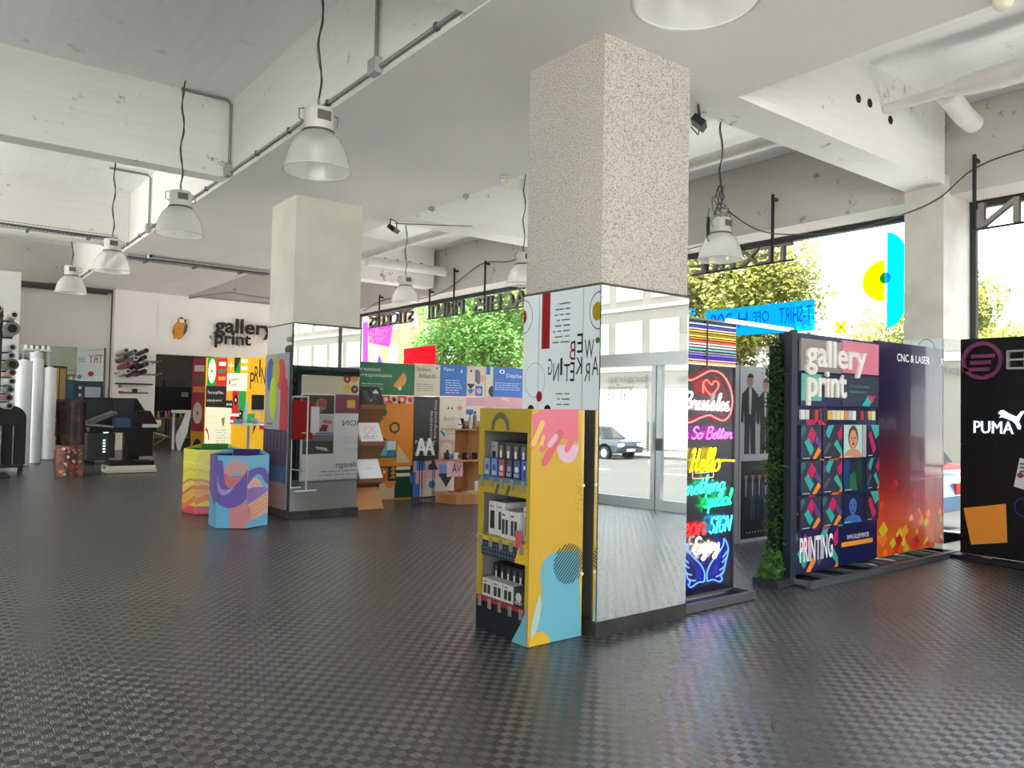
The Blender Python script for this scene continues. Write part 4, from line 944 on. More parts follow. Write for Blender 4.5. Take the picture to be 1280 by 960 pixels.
wing=[[(0.498,0.166),(0.493,0.227),(0.535,0.298),(0.623,0.366),(0.696,0.431),(0.711,0.491)],[(0.711,0.491),(0.745,0.457),(0.768,0.403),(0.755,0.342),(0.731,0.282),(0.708,0.223),(0.675,0.185),(0.692,0.163),(0.660,0.141),(0.578,0.168),(0.506,0.165)],[(0.755,0.384),(0.722,0.356),(0.697,0.338)],[(0.747,0.333),(0.714,0.310),(0.690,0.297)],[(0.732,0.272),(0.699,0.250),(0.658,0.239)],[(0.711,0.223),(0.667,0.197),(0.610,0.188)]]
u_m = ((0.479,0.168))[0]
for s_k in (1, -1):
    neon([[(u_m + s_k * (p[0] - u_m), p[1]) for p in s] for s in wing], '#2440ff', 'blue neon wing', .007, 8)
# light bar bridging to the letter wall
o = tb([(5.40, 4.06, 2.315), (6.36, 4.06, 2.305)], .018, 10).build('light_bar', M('#f4fbff', .3, 0, 0, 1.2)); tag(o, 'thin white light bar joining the neon stand to the hedge wall', 'light')

# ---- double white banner wall with photographs, near the window
t = thing('banner_wall', 'white display wall with two photographs of people, near the window', 'board', (7.40, 5.50, fz(5.5)))
bx(.0, .0, .0, .16, .04, 2.045).build('side_leaf', M('#b8bac2', .5), t); bx(.165, .0, .0, 1.85, .04, 2.05).build('panel', M('#c9ccd4', .5), t)
bx(.158, -.006, 0, .168, .0, 2.05).build('panel_edge', M('#8f929a', .5), t)
a = Art(0)
for i in range(4):
    for j in range(2): a.circ((0.598,2.042)[:1] + (0,) if False else (((0.598,2.035))[0] + i * .06, ((0.598,2.035))[1] - j * .06), .012, '#5a5c66', 1, n=10)
def figure(a, cx, v0, v1, w, coat, skin, hair, l=2, lean=0, legs=True):
    h = v1 - v0; hd = h * .075
    if legs:
        a.poly([(cx - w * .36, v0), (cx - w * .04, v0), (cx, v0 + h * .42), (cx - w * .34, v0 + h * .42)], coat, l); a.poly([(cx + w * .06, v0), (cx + w * .38, v0), (cx + w * .34, v0 + h * .42), (cx, v0 + h * .42)], coat, l)
    a.poly([(cx - w * .36, v0 + h * .38), (cx + w * .36, v0 + h * .38), (cx + w * .4, v0 + h * .62), (cx + w * .46, v0 + h * .76), (cx + w * .16, v0 + h * .84), (cx - w * .16, v0 + h * .84), (cx - w * .46, v0 + h * .76), (cx - w * .4, v0 + h * .62)], coat, l)
    for s_ in (-1, 1): a.pill((cx + s_ * w * .44, v0 + h * .74), (cx + s_ * w * .5, v0 + h * .42), w * .17, coat, l)
    a.poly([(cx - w * .06, v0 + h * .5), (cx + w * .06, v0 + h * .5), (cx + w * .1, v0 + h * .84), (cx - w * .1, v0 + h * .84)], '#c4c4c8', l + 1)
    a.rect((cx - hd * .4, v0 + h * .82), (cx + hd * .4, v0 + h * .88), skin, l + 1)
    a.circ((cx + lean, v0 + h * .925), hd * .8, skin, l + 2, ry=hd * 1.05, n=18); a.circ((cx + lean, v0 + h * .958), hd * .82, hair, l + 3, ry=hd * .75, a0=0, a1=180, n=14)
    for s_ in (-1, 1): a.circ((cx + lean + s_ * hd * .3, v0 + h * .93), hd * .1, '#2b2422', l + 3, n=8)
figure(a, ((0.361,1.483))[0], 1.02, 1.95, .30, '#33343c', '#b08d7c', '#2a2422'); figure(a, ((0.661,1.485))[0], 1.02, 1.90, .28, '#2f3036', '#b39382', '#6d5a48')
a.rect((0.199,0.940),(0.797,0.040),'#22242c',1)
a.rect((0.199,0.940),(0.786,0.737),'#343742',2)
for k, x in enumerate((85, 115, 148, 180)): figure(a, ((0.293,0.757))[0] + k * .128, .26, .80, .12, ['#2c2f3a', '#3a4a66', '#27304e', '#44486a'][k], '#a08678', '#1a1718', 3)
for k in range(8): a.circ((((0.303,0.111))[0] + k * .058, ((0.303,0.111))[1]), .012, '#c9b98a', 8, n=8)
a.lines((.86, .7), (1.2, .95), 4, '#c3a9ac', 2, .3, .2); a.lines((.86, 1.2), (1.2, 1.4), 3, '#c3a9ac', 2, .3, .2)
a.build('photo_print', PRINT, t)
bx(-.01, -.008, 1.0, .0, .03, 1.09).build('hinge', M('#3c3e44', .4, .5), t)

# ---- shop's print sample wall with hedge
NAVY = '#171a3c'; TEAL = '#35a89c'; CRIM = '#c2225c'; PURP = '#6b3f8f'; ORNG = '#ee8a2c'; SLATE = '#2f3446'
gb = thing('sample_wall', 'dark wall of colourful print sample tiles under the white shop name', 'board', (6.38, 4.05, fz(4.05)))
bx(.0, .0, .07, 1.49, .16, 2.285).build('backing', M('#1c2148', .5), gb)
bx(-.085, -.03, .0, .002, .05, 2.30).build('end_post', M('#1d2731', .5), gb)
def striped(a, u0, v0, u1, v1, var, l=1, bg=SLATE):
    def q(pts, c, ll): a.poly([(u0 + (u1 - u0) * x, v0 + (v1 - v0) * y) for x, y in pts], c, ll)
    q([(0, 0), (1, 0), (1, 1), (0, 1)], bg, l)
    if var == 0:
        q([(.5, .95), (.75, .74), (.5, .42), (.28, .62)], CRIM, l + 1); q([(.16, .5), (.34, .62), (.62, .3), (.45, .1)], TEAL, l + 1); q([(.75, .7), (.98, .45), (.98, .28), (.66, .52)], PURP, l + 1)
        q([(.55, .02), (.72, .0), (.98, .24), (.85, .36)], ORNG, l + 1); q([(0, .62), (.22, .86), (.12, 1), (0, .9)], '#3f6f74', l + 1); q([(.42, .5), (.52, .42), (.58, .5), (.48, .58)], '#8a2c62', l + 2)
    elif var == 1:
        q([(.28, .98), (.55, 1), (.3, .6), (.1, .74)], TEAL, l + 1); q([(.55, .42), (.72, .56), (1, .22), (.98, .05)], TEAL, l + 1); q([(.72, .74), (1, 1), (1, .62), (.86, .52)], CRIM, l + 1); q([(.04, .6), (.2, .72), (.02, .9)], PURP, l + 1)
        q([(.8, .0), (1, .0), (1, .16)], ORNG, l + 1); q([(.1, .1), (.4, .4), (.3, .5), (.02, .22)], '#56586a', l + 1)
    else:
        q([(.3, 1), (.95, 1), (.98, .7), (.7, .55)], TEAL, l + 1); q([(.1, .7), (.32, .82), (.75, .25), (.5, .08)], CRIM, l + 1); q([(.85, .5), (1, .6), (1, .2)], '#3d3b5e', l + 1)
a = Art(0)                                                           # pattern showing around the tiles
a.rect((0, .07), (1.49, 2.285), '#1a1f49', 1)
rd = random.Random(11)
for k in range(26):
    u = rd.uniform(0, .9); v = rd.uniform(.4, 1.55); s_ = .09
    a.poly([(u, v), (u + s_, v + s_), (u + 2 * s_, v), (u + s_, v - s_)][:4], rd.choice([CRIM, ORNG, TEAL, '#7a1f66', '#d8485a']), 2)
striped(a, .0, .07, .38, .45, 0, 3, '#231f4e'); striped(a, .38, .07, .76, .45, 1, 3, '#231f4e')
a.text('*PRINTING', (.10, .17), (.66, .40), '#f1efee', 6)
a.rect((.76, .07), (1.49, .45), '#141a46', 3); a.rect((.82, .245), (1.42, .29), '#e8962e', 4); a.text('WWW.GALLERYPRINT.BE', (.92, .31), (1.34, .355), '#e9e9ee', 4)
a.build('wall_print', PRINTX, gb)
def tile(u0, v0, u1, v1, d, col, paint=None, name='sign_panel'):
    o = bx(u0, -d, v0, u1, 0.0, v1).build(name, M(col, .35), gb)
    a = Art(-d - .0005); 
    if paint: paint(a); a.build('panel_print', PRINTX, o)
    return o
tile(.075, 1.935, .775, 2.235, .022, '#8d8882'); tile(.785, 1.945, 1.49, 2.262, .022, '#d9798f')
tile(.075, 1.612, .775, 1.915, .022, '#1d2450', lambda a: (a.rect((.08, 1.66), (.42, 1.91), '#62b39d', 1), a.rect((.42, 1.72), (.77, 1.9), '#1b1f44', 1)))
tile(.785, 1.618, 1.49, 1.93, .022, '#34384a', lambda a: (a.text('Tout ce qu\'il vous faut,', (.92, 1.80), (1.30, 1.835), '#59b7ae', 1), a.text('et bien plus encore !', (.92, 1.745), (1.26, 1.78), '#59b7ae', 1), a.poly([(1.16, 1.63), (1.28, 1.74), (1.34, 1.66), (1.30, 1.62)], '#2bb3a6', 1), a.poly([(1.26, 1.73), (1.42, 1.73), (1.35, 1.65)], '#c2386c', 2)))
LETW = M('#e6e1da', .4)
for o in letters3d('gallery', (.125, 1.90, 1.205, 2.235), .025, -.022, 'letter', LETW, gb, bold='*'): pass
for o in letters3d('print', (.155, 1.615, .83, 1.945), .025, -.022, 'letter', LETW, gb, bold='*'): pass
sw = ['#d9d9d5', '#c9c9c5', '#0e0e12', '#c2202a', '#1e3a2a', '#1b1f50', '#e0b030', '#d6c9a8', '#d2d4c8', '#e8d090', '#c08a68', '#b9b9b4', '#d9dcdc', '#16181f', '#a8243a', '#233a52', '#e0a83a', '#d6cfc2']
for k, c in enumerate(sw):
    u = .085 + k * .0755; bx(u, -.02, 1.485, u + .06, 0, 1.575).build('swatch', M(c, .4), gb)
cols = [(.07, .41), (.436, .777), (.804, 1.148), (1.245, 1.485)]
rows_ = [(1.115, 1.437), (.79, 1.10), (.475, .765)]
for i, (v0, v1) in enumerate(rows_):
    for j, (u0, u1) in enumerate(cols):
        def paint(a, i=i, j=j, u0=u0, v0=v0, u1=u1, v1=v1):
            w, h = u1 - u0, v1 - v0; cx = u0 + w / 2
            if j == 2 and i in (0, 2):
                bgc, sk, hr = (('#a9d0c8', '#cf8f74', '#6d4a30') if i == 0 else ('#16224c', '#3d6aa8', '#0f1a3c'))
                a.rect((u0, v0), (u1, v1), bgc, 1); a.circ((cx, v0), w * .48, sk, 2, ry=h * .28, a0=0, a1=180)
                a.circ((cx, v0 + h * .62), w * .27, hr, 2, ry=h * .36); a.circ((cx, v0 + h * .56), w * .21, sk, 3, ry=h * .28)
                a.rect((cx - w * .07, v0 + h * .18), (cx + w * .07, v0 + h * .36), sk, 2)
                for s_ in (-1, 1): a.circ((cx + s_ * w * .09, v0 + h * .6), w * .03, '#33221c' if i == 0 else '#0d1734', 4, n=10)
                a.circ((cx, v0 + h * .42), w * .07, '#8e2a2c' if i == 0 else '#27457e', 4, ry=h * .035); a.poly([(cx - w * .02, v0 + h * .58), (cx + w * .03, v0 + h * .48), (cx - w * .03, v0 + h * .48)], '#b87a62' if i == 0 else '#2f5790', 4)
            elif j == 2:
                a.rect((u0, v0), (u1, v1), '#101a2c', 1); a.poly([(u0 + w * .35, v0), (u0 + w * .75, v0), (u0 + w * .62, v0 + h * .62), (u0 + w * .3, v0 + h * .5)], '#1f6a4a', 2); a.poly([(u0, v0), (u0 + w * .3, v0), (u0 + w * .35, v1), (u0, v1)], '#1c3d74', 2); a.poly([(u0 + w * .66, v0 + h * .3), (u1, v0), (u1, v1), (u0 + w * .8, v1)], '#123c2c', 2)
            else:
                striped(a, u0, v0, u1, v1, {0: 0, 1: (1 if i < 2 else 0), 3: (2 if i == 0 else (1 if i == 1 else 2))}[j], 1, '#20253a' if j == 3 else '#333848')
            a.rect((u0 + w * .06, v0 + h * .035), (u0 + w * .4, v0 + h * .055), '#d9d9de', 5)
        tile(u0, v0, u1, v1, .03, '#2a2e3e', paint, 'sample_tile')
bx(1.165, -.03, 1.115, 1.235, 0, 1.437).build('sample_tile_edge', M('#a8a8aa', .4), gb)
# ---- machining sample board: glossy printed acrylic
cn = thing('acrylic_board', 'glossy navy to orange board titled CNC & LASER, right of the sample wall', 'board', (7.89, 4.05, fz(4.05)))
bx(.0, .0, .07, .985, .05, 2.31).build('panel', M('#120c3c', .3), cn); bx(.99, .0, .07, 1.30, .05, 2.31).build('panel', M('#120c3c', .3), cn)
a = Art(0)
gs = [(0, '#d65a1a'), (.1, '#cf5a1c'), (.2, '#bf3018'), (.32, '#8e1620'), (.46, '#560c26'), (.62, '#2a0830'), (.78, '#130838'), (1, '#0f0a3a')]
a.grad((.0, .07), (1.29, 2.31), gs, 1)
rd = random.Random(5)
for k in range(46):
    u = rd.uniform(.02, 1.12); v = .1 + abs(rd.gauss(0, .3)); s_ = rd.uniform(.05, .12)
    if v > .95: continue
    c = rd.choice(['#f0a020', '#ef7a1e', '#d9301e', '#e8b82a', '#c8c02a', '#b81a28']) if v < .5 else rd.choice(['#c22a2a', '#a81a2a', '#d2402a'])
    a.poly([(max(0, u - s_ * .4), v), (u + s_ * .6, v + s_ * .7), (min(1.29, u + s_ * 1.3), v - s_ * .1), (u + s_ * .3, max(.075, v - s_ * .8))], c, 2)
a.line((.92, .84), (1.29, .85), .006, '#d98a80', 3)
a.text('*CNC & LASER', (.40, 2.115), (1.15, 2.20), '#eeeef4', 3)
a.build('panel_print', PRINTX, cn)
for u in (1.295,): 
    for k in range(5): bx(u, .005, .3 + k * .45, u + .012, .045, .36 + k * .45).build('edge_clip', M('#2b2b2e', .4, .5), cn)
# shared steel base
t = thing('board_base', 'long dark steel base frame with open black bays under the sample boards', 'base', (6.36, 3.82, fz(3.9)))
bx(-.05, .0, 0, 2.84, .045, .055).build('front_rail', M('#54565a', .4, .4), t); bx(-.05, .4, 0, 2.84, .44, .055).build('rear_rail', M('#54565a', .4, .4), t)
for k in range(8): bx(-.05 + k * .41, .045, .02, .0 + k * .41 - .0, .4, .055).build('cross_bar', M('#6d7074', .4, .4), t)
bx(-.05, .045, .0, 2.84, .4, .012).build('base_plate', BLACK, t)
# hedge and plants on the end of the wall
t = thing('artificial_hedge', 'artificial green hedge strip climbing the end of the sample wall', 'plant', (6.30, 4.17, fz(4.3)))
bx(-.06, -.02, .02, .10, .05, 2.15).build('hedge_backing', M('#12180f', .9), t)
hb = [(-.03 + .03 * math.sin(k * 1.9), .0 + .02 * math.cos(k * 2.3), .1 + k * .07, .085) for k in range(29)] + [(-.0 + .06 * k, .02, 2.17, .07) for k in range(6)]
leaf_cloud('leaves', hb, 3600, .022, LEAFD, t, 21)
LEAFB = leaf_mat('leaf_bright', '#2f5a22', '#5d8f3a')
def fern(loc, label, n, L, seed):
    t = thing('fern', label, 'plant', loc)
    rd = random.Random(seed)
    for k in range(n):
        az = rd.uniform(0, 2 * PI); el = rd.uniform(.25, 1.1); d = Vector((math.cos(az) * math.cos(el), math.sin(az) * math.cos(el), math.sin(el)))
        m = MB(); pts = [d * (L * s_) + Vector((0, 0, -L * .45 * s_ * s_)) for s_ in (0, .25, .5, .75, 1)]
        side = d.cross(Vector((0, 0, 1))).normalized()
        vs = []; 
        for i, p in enumerate(pts): w = L * .09 * (1 - i / 4) + .002; vs += [p - side * w, p + Vector((0, 0, .004)), p + side * w]
        fs = []
        for i in range(4): fs += [(3 * i, 3 * i + 1, 3 * i + 4, 3 * i + 3), (3 * i + 1, 3 * i + 2, 3 * i + 5, 3 * i + 4)]
        me = m.add(vs, fs).build('frond', LEAFB, t)
        at = me.data.color_attributes.new('ink', 'FLOAT_COLOR', 'POINT'); g = rd.random(); at.data.foreach_set('color', [x for _ in vs for x in (g, g, g, 1)])
    return t
fern((6.20, 4.17, 1.03), 'spiky green fern sticking out of the hedge halfway up', 26, .20, 3)
t = thing('low_plant', 'bushy low plant in a dark tray at the foot of the hedge', 'plant', (6.165, 4.10, fz(4.2)))
bx(-.12, -.12, 0, .12, .14, .06).build('tray', M('#23262a', .6), t)
leaf_cloud('leaves', [(-.03, 0, .14, .11), (.02, .02, .24, .09), (-.05, .03, .10, .10)], 700, .028, LEAFB, t, 9)

# ---- white design board on the back of the sample wall, seen in the far mirror
t = thing('design_board', 'white graphic design board with photographs, seen reversed in the cream pillar mirror', 'board', (7.75, 4.26, fz(4.25)), 180)
bx(-.3, .0, .02, 1.28, .035, 2.10).build('panel', M('#dcdad6', .5), t)
OF = .0
a = Art(0); lo = lambda p: (min(max(p[0], -.29), 1.27), min(max(p[1], .03), 2.1)); 
a.rect(lo((1.304,2.081)),lo((-0.043,1.743)),'#c9bfa6',1)
a.rect(lo((1.263,1.710)),lo((0.563,1.338)),'#47432f',1); a.rect(lo((0.543,1.737)),lo((-0.037,1.354)),'#83445a',1); a.rect((0.270,1.628),(0.083,1.464),'#d9a83a',2)
for X, Y, c in ((445,25,'#a8342c'),(505,20,'#d8a03a'),(445,95,'#d8b03a'),(505,98,'#7a2a32')): a.circ((((0.282,2.052))[0] - (X - 445) * .00298, ((0.282,2.052))[1] - (Y - 25) * .0028), .085, c, 2)
for X, Y, c in ((445,25,'#e8d8c8'),(505,98,'#e8d8c8')): a.circ((((0.282,2.052))[0] - (X - 445) * .00298, ((0.282,2.052))[1] - (Y - 25) * .0028), .02, c, 3)
a.circ((0.853,1.524),.12,'#8d8577',2); a.poly([(0.965,1.424),(0.886,1.364),(0.830,1.384)],'#8d8577',2); a.rect((0.924,1.621),(0.732,1.469),'#a8544a',3)
a.rect(lo((1.252,1.324)),(0.564,0.946),'#b9b3ae',1); a.quad((0.906,0.991),(0.718,0.990),(0.690,1.117),(0.816,1.131),'#8a3350',2); a.rect((0.967,0.964),(0.574,0.941),'#3a3f8c',2); a.quad((0.788,1.229),(0.597,1.202),(0.611,1.131),(0.817,1.159),'#c0665a',2)
a.rect(lo((1.240,0.931)),(0.562,0.549),'#4a4a48',1); a.quad((0.974,0.699),(0.709,0.666),(0.675,0.595),(0.926,0.643),'#b9b9b4',2); a.rect(lo((1.240,0.931)),(0.570,0.804),'#77766f',2)
a.text('ION',(0.366,1.216),(-0.001,1.101),'#6b2f42',2); a.text('design',(0.493,0.377),(0.014,0.230),'#6b2f42',2)
a.lines((0.914,0.230),(0.010,0.085),2,'#8a8a88',2,.1,.25); a.lines((0.379,0.887),(-0.005,0.737),4,'#a8a8a6',2,.2,.25); a.lines((0.372,0.658),(-0.010,0.563),2,'#a8a8a6',2,.2,.25)
a.build('board_print', PRINT, t)
for k in range(5): bx(1.255, -.004, .15 + k * .05, 1.278, .0, .17 + k * .05).build('punch_tab', M('#777777', .5), t)
t = thing('hedge_planter', 'low artificial hedge along the top of the white design board', 'plant', (6.50, 4.235, 2.125))
bx(.0, -.02, .0, 1.3, .06, .03).build('planter', M('#20261c', .8), t)
leaf_cloud('leaves', [(.05 + k * .085, .02, .05, .055) for k in range(15)], 1500, .02, LEAFD, t, 31)
# clothes rail with red shirts, reflected beside the design board
t = thing('clothes_rail', 'white clothes rail reflected in the cream pillar mirror', 'rail', (5.66, 5.75, fz(5.75)))
for y in (-.28, .28): 
    tb([(0, y, 0), (0, y, 1.62)], .014, 8).build('upright', WHITE, t); tb([(-.2, y, .02), (.2, y, .02)], .014, 8).build('foot', WHITE, t)
tb([(0, -.3, 1.62), (0, .3, 1.62)], .014, 8).build('top_rail', WHITE, t); tb([(0, -.28, .35), (0, .28, .35)], .012, 8).build('lower_rail', WHITE, t); tb([(0, -.28, 1.0), (0, .28, 1.0)], .012, 8).build('lower_rail', WHITE, t)
def tshirt(loc, rz, col, label, group=None):
    t = thing('t_shirt', label, 'shirt', loc, rz, group)
    half = [(.05, 0), (.10, -.005), (.20, -.05), (.31, -.24), (.235, -.29), (.185, -.19), (.19, -.68)]
    out = half + [(-x, z) for x, z in half[::-1]] + [(-.02, -.03), (.02, -.03)]
    m = MB(); n = len(out)
    m.prism(out, 'y', -.022, .022).build('cloth', M(col, .85), t, bevel=.012)
    tb(spline([(-.18, 0, -.05), (0, 0, .03), (.18, 0, -.05)], 5), .006, 6).build('hanger', BLACK, t); tb(spline([(0, 0, .03), (0, 0, .07), (.02, 0, .09), (.03, 0, .07)], 4), .003, 5).build('hanger_hook', GALV, t)
    return t
for k in range(3): 
    s = tshirt((5.66, 5.60 + k * .11, 1.56 + fz(5.75)), 8 * k, '#b01822', 'red t-shirt, %s from the near end of the white clothes rail' % ORD[k], 'shirts on the rail')
s = bx(-.08, -.03, -.45, .08, -.026, 0).build('sales_tag', M('#d6d9e2', .5)); s.location = (5.84, 5.93, 1.45 + fz(5.9)); s.rotation_euler = (0, 0, PI); tag(s, 'long white card hanging in front of the red shirts', 'card')

# ---- black sign-letter wall at the right edge
pu = thing('sign_wall', 'black sample wall of lit logos and metal letters at the right edge', 'board', (9.15, 3.80, fz(3.6)), -90)
PB = M('#0a0a0d', .5, 0, 0, 0, .25)
bx(.035, .0, .06, 1.5, .05, 1.242).build('panel', PB, pu); bx(.035, .0, 1.245, 1.5, .05, 2.40).build('panel', PB, pu); bx(.04, .05, .06, 1.5, .07, 2.39).build('backing', PB, pu)
bx(-.02, -.12, .0, 1.5, .16, .05).build('base_plate', M('#1c1d20', .4, .3), pu)
for k in range(3): bx(.28 + k * .45, -.05, .05, .36 + k * .45, .0, .065).build('base_bracket', M('#9a9da0', .35, .7), pu)
# round emblem: ring and bars in metal
RB = noise_mat('emblem_metal', '#4d3f63', '#8f3a5c', 1.6, .35, .35, .65, 0, (1, 1, 3), .5)
c = (-17.383,2.343) if False else (.265, 2.155)
m = MB(); n = 40
for r0, r1 in ((.165, .205),):
    vs = []; fs = []
    for k in range(n):
        t_ = 2 * PI * k / n; ca, sa = math.cos(t_), math.sin(t_)
        vs += [(c[0] + r0 * ca, -.05, c[1] + r0 * sa), (c[0] + r1 * ca, -.05, c[1] + r1 * sa), (c[0] + r1 * ca, 0, c[1] + r1 * sa), (c[0] + r0 * ca, 0, c[1] + r0 * sa)]
    for k in range(n):
        for j in range(4): fs.append((4 * k + j, 4 * k + (j + 1) % 4, 4 * ((k + 1) % n) + (j + 1) % 4, 4 * ((k + 1) % n) + j))
    m.add(vs, fs).build('emblem_ring', RB, pu)
for i, (u0, u1, z) in enumerate(((.16, .40, 2.205), (.15, .35, 2.135), (.07, .345, 2.06))): bx(u0, -.05, z - .02, u1, 0, z + .02).build('emblem_bar', RB, pu)
def outline_letter(name, rects, mat, d=.05):
    for r in rects: bx(r[0], -d, r[1], r[2], 0, r[3]).build(name, mat, pu)
LM = M('#a9a9a8', .35, .4)
outline_letter('channel_letter', [(.505, 2.055, .525, 2.255), (.525, 2.235, .68, 2.255), (.525, 2.145, .68, 2.165), (.525, 2.055, .68, 2.075), (.668, 2.165, .68, 2.235), (.668, 2.075, .68, 2.145)], LM)
outline_letter('channel_letter', [(.76, 2.055, .78, 2.255), (.92, 2.055, .94, 2.255), (.78, 2.235, .92, 2.255)], LM)
LW = M('#dfeaff', .4, 0, 0, .55)
pb = bb((0.175,1.506), (0.558,1.374))
for o in letters3d('PUMA', pb, .02, 0, 'lit_letter', LW, pu): pass
cat_ = [(0.415,1.592),(0.437,1.622),(0.465,1.625),(0.495,1.603),(0.541,1.578),(0.587,1.557),(0.615,1.590),(0.631,1.616),(0.662,1.620),(0.649,1.594),(0.623,1.550),(0.607,1.508),(0.626,1.457),(0.620,1.426),(0.603,1.429),(0.581,1.480),(0.545,1.515),(0.498,1.533),(0.458,1.550),(0.425,1.544),(0.445,1.570)]
MB().prism(cat_, 'y', -.02, 0).build('lit_emblem', LW, pu)
MB().prism([(0.072,0.549),(0.485,0.641),(0.499,0.237),(0.149,0.164)], 'y', -.012, 0).build('orange_plaque', M('#d98a2c', .45), pu)
a = Art(-.004); a.quad((0.616,1.131),(0.797,1.088),(0.773,0.773),(0.559,0.830),'#c9c9c8',0); a.lines((0.616,1.089),(0.713,0.931),4,'#4a4a50',1,.3,.45); a.circ((.62, .95), .03, '#7a3a3a', 1)
a.build('info_sheet', PRINT, pu)
a = Art(-.003); a.ring((.66, .62), .10, .012, '#2b2f7a', 0); a.build('violet_print', PRINT, pu)

# ================================================================ the back of the shop
# ---- geometric print wall
BEI = '#d9cfb8'; PINK = '#d8a3ae'; BLUE = '#3f74c4'; GREEN = '#2f7350'; DGREEN = '#10402c'; ORA = '#dd8427'; DGREY = '#3d3c3b'; BLK = '#1d1d20'
pw = thing('print_wall', 'wall of colourful geometric print panels below the far window', 'board', (4.85, 10.25, .144))
for (u0, u1, v0, v1, c, n) in ((.08, 1.18, 1.552, 2.03, GREEN, 0), (1.185, 1.64, 1.552, 2.045, BEI, 0), (1.645, 2.50, 1.562, 2.055, BLUE, 0), (2.505, 3.7, 1.575, 2.06, BLUE, 0),
                             (.08, 1.18, 0, 1.546, ORA, 0), (1.185, 1.64, 0, 1.546, DGREY, 0), (1.645, 2.50, 0, 1.556, BEI, 0), (2.505, 3.7, 0, 1.569, PINK, 0)):
    bx(u0, 0, v0, u1, .03, v1).build('print_panel', M(c, .5), pw)
a = Art(0)
a.text('Impression', (.12, 1.885), (.60, 1.955), '#e6ead9', 2); a.text('\u00e9co-responsable', (.12, 1.80), (.80, 1.87), '#e6ead9', 2); a.lines((.30, 1.62), (.66, 1.73), 3, '#c9d6c0', 2, .3, .3)
a.circ((.905, 1.80), .135, '#df9f5c', 2, a0=-130, a1=50); a.circ((.93, 1.66), .03, '#e3d9c0', 2)
a.text('Stickers', (1.215, 1.93), (1.47, 2.0), '#6a6557', 2); a.text('Adhesifs', (1.25, 1.83), (1.56, 1.905), '#6a6557', 2); a.lines((1.22, 1.62), (1.54, 1.75), 4, '#9a9483', 2, .2, .3); a.circ((1.58, 1.99), .015, '#5f5f70', 2)
a.text('Flyers', (1.71, 1.94), (1.90, 2.01), '#e5ebf4', 2); a.lines((1.74, 1.60), (2.10, 1.83), 6, '#c6d4ec', 2, .3, .35); a.poly([(2.02, 1.96), (2.04, 2.0), (2.06, 1.96), (2.04, 1.92)], '#dbe4f2', 2)
a.rect((2.14, 1.562), (2.50, 2.055), BEI, 1); a.rect((2.14, 1.93), (2.30, 2.055), '#e3b7bc', 2); a.circ((2.22, 1.97), .06, BEI, 3); a.circ((2.22, 1.975), .018, BLK, 4); a.rect((2.30, 1.80), (2.37, 2.0), BLUE, 2); a.poly([(2.14, 1.77), (2.30, 1.77), (2.22, 1.68)], DGREY, 3)
a.poly([(2.15, 1.68), (2.29, 1.68), (2.22, 1.60)], BLUE, 3); a.rect((2.31, 1.58), (2.45, 1.74), BLUE, 2); a.circ((2.38, 1.66), .05, PINK, 3); a.rect((2.34, 1.77), (2.40, 1.98), '#9a6a58', 3); a.circ((2.43, 1.86), .06, PINK, 2)
a.rect((2.505, 1.575), (2.66, 2.06), BEI, 1); a.rect((2.52, 1.93), (2.60, 2.06), BLUE, 2); a.circ((2.66, 1.66), .09, DGREY, 2, a0=90, a1=270); a.text('D\u00e9pliants', (2.93, 1.88), (3.38, 1.96), '#e5ebf4', 2); a.lines((2.70, 1.68), (3.25, 1.82), 4, '#c6d4ec', 2, .2, .35)
a.circ((2.84, 1.99), .055, '#e9ecf2', 2, ry=.035); a.circ((2.84, 1.99), .022, '#2a3350', 3)
# orange and green lower left
for k in range(8): 
    c = ['#c74f3c', '#e0b7a4', '#7a7a7c', '#d98b84', '#c74f3c', '#e3b59a', '#c9564a', '#d9a898'][k]; a.rect((.08 + k * .1375, 1.43), (.08 + (k + 1) * .1375, 1.546), c, 1)
    a.circ((.15 + k * .1375, 1.49), .035, ['#e8d6c0', '#6b3a3a', '#d9c9b8', '#b84a44'][k % 4], 2)
    a.poly([(.08 + k * .1375, 1.43), (.14 + k * .1375, 1.43), (.08 + k * .1375, 1.49)], ['#2d2a2c', '#f0e3d2', '#c0473c'][k % 3], 3)
a.text('ECO', (.40, 1.16), (.66, 1.27), '#3a3d1e', 2); a.text('FRIENDLY', (.40, 1.07), (.64, 1.11), '#6a4a18', 2); a.circ((.68, 1.30), .045, '#2f6a3a', 2, ry=.06)
for k in range(3):
    t0 = math.radians(90 + 120 * k); cx, cz = .86, 1.07
    a.ring((cx, cz), .09, .035, '#3d5a2a', 2, a0=math.degrees(t0) - 45, a1=math.degrees(t0) + 40, n=5)
    e = t0 - math.radians(48); a.poly([(cx + .115 * math.cos(e), cz + .115 * math.sin(e)), (cx + .03 * math.cos(e), cz + .03 * math.sin(e)), (cx + .08 * math.cos(e - .6), cz + .08 * math.sin(e - .6))], '#3d5a2a', 3)
a.circ((.42, .62), .48, GREEN, 2, ry=.36, a0=0, a1=180); a.circ((.42, .62), .48, ORA, 2, ry=.12, a0=180, a1=360)
for u, v, w, h, c in ((.52, .62, .09, .25, '#4e8fb0'), (.63, .66, .11, .22, '#6fb0c2'), (.74, .74, .14, .13, '#c9d8d2'), (.44, .62, .07, .16, '#c25a44'), (.75, .64, .12, .09, '#3d7fa8')): a.rect((u, v), (u + w, v + h), c, 4)
a.rect((.08, .02), (1.18, .50), DGREEN, 1)
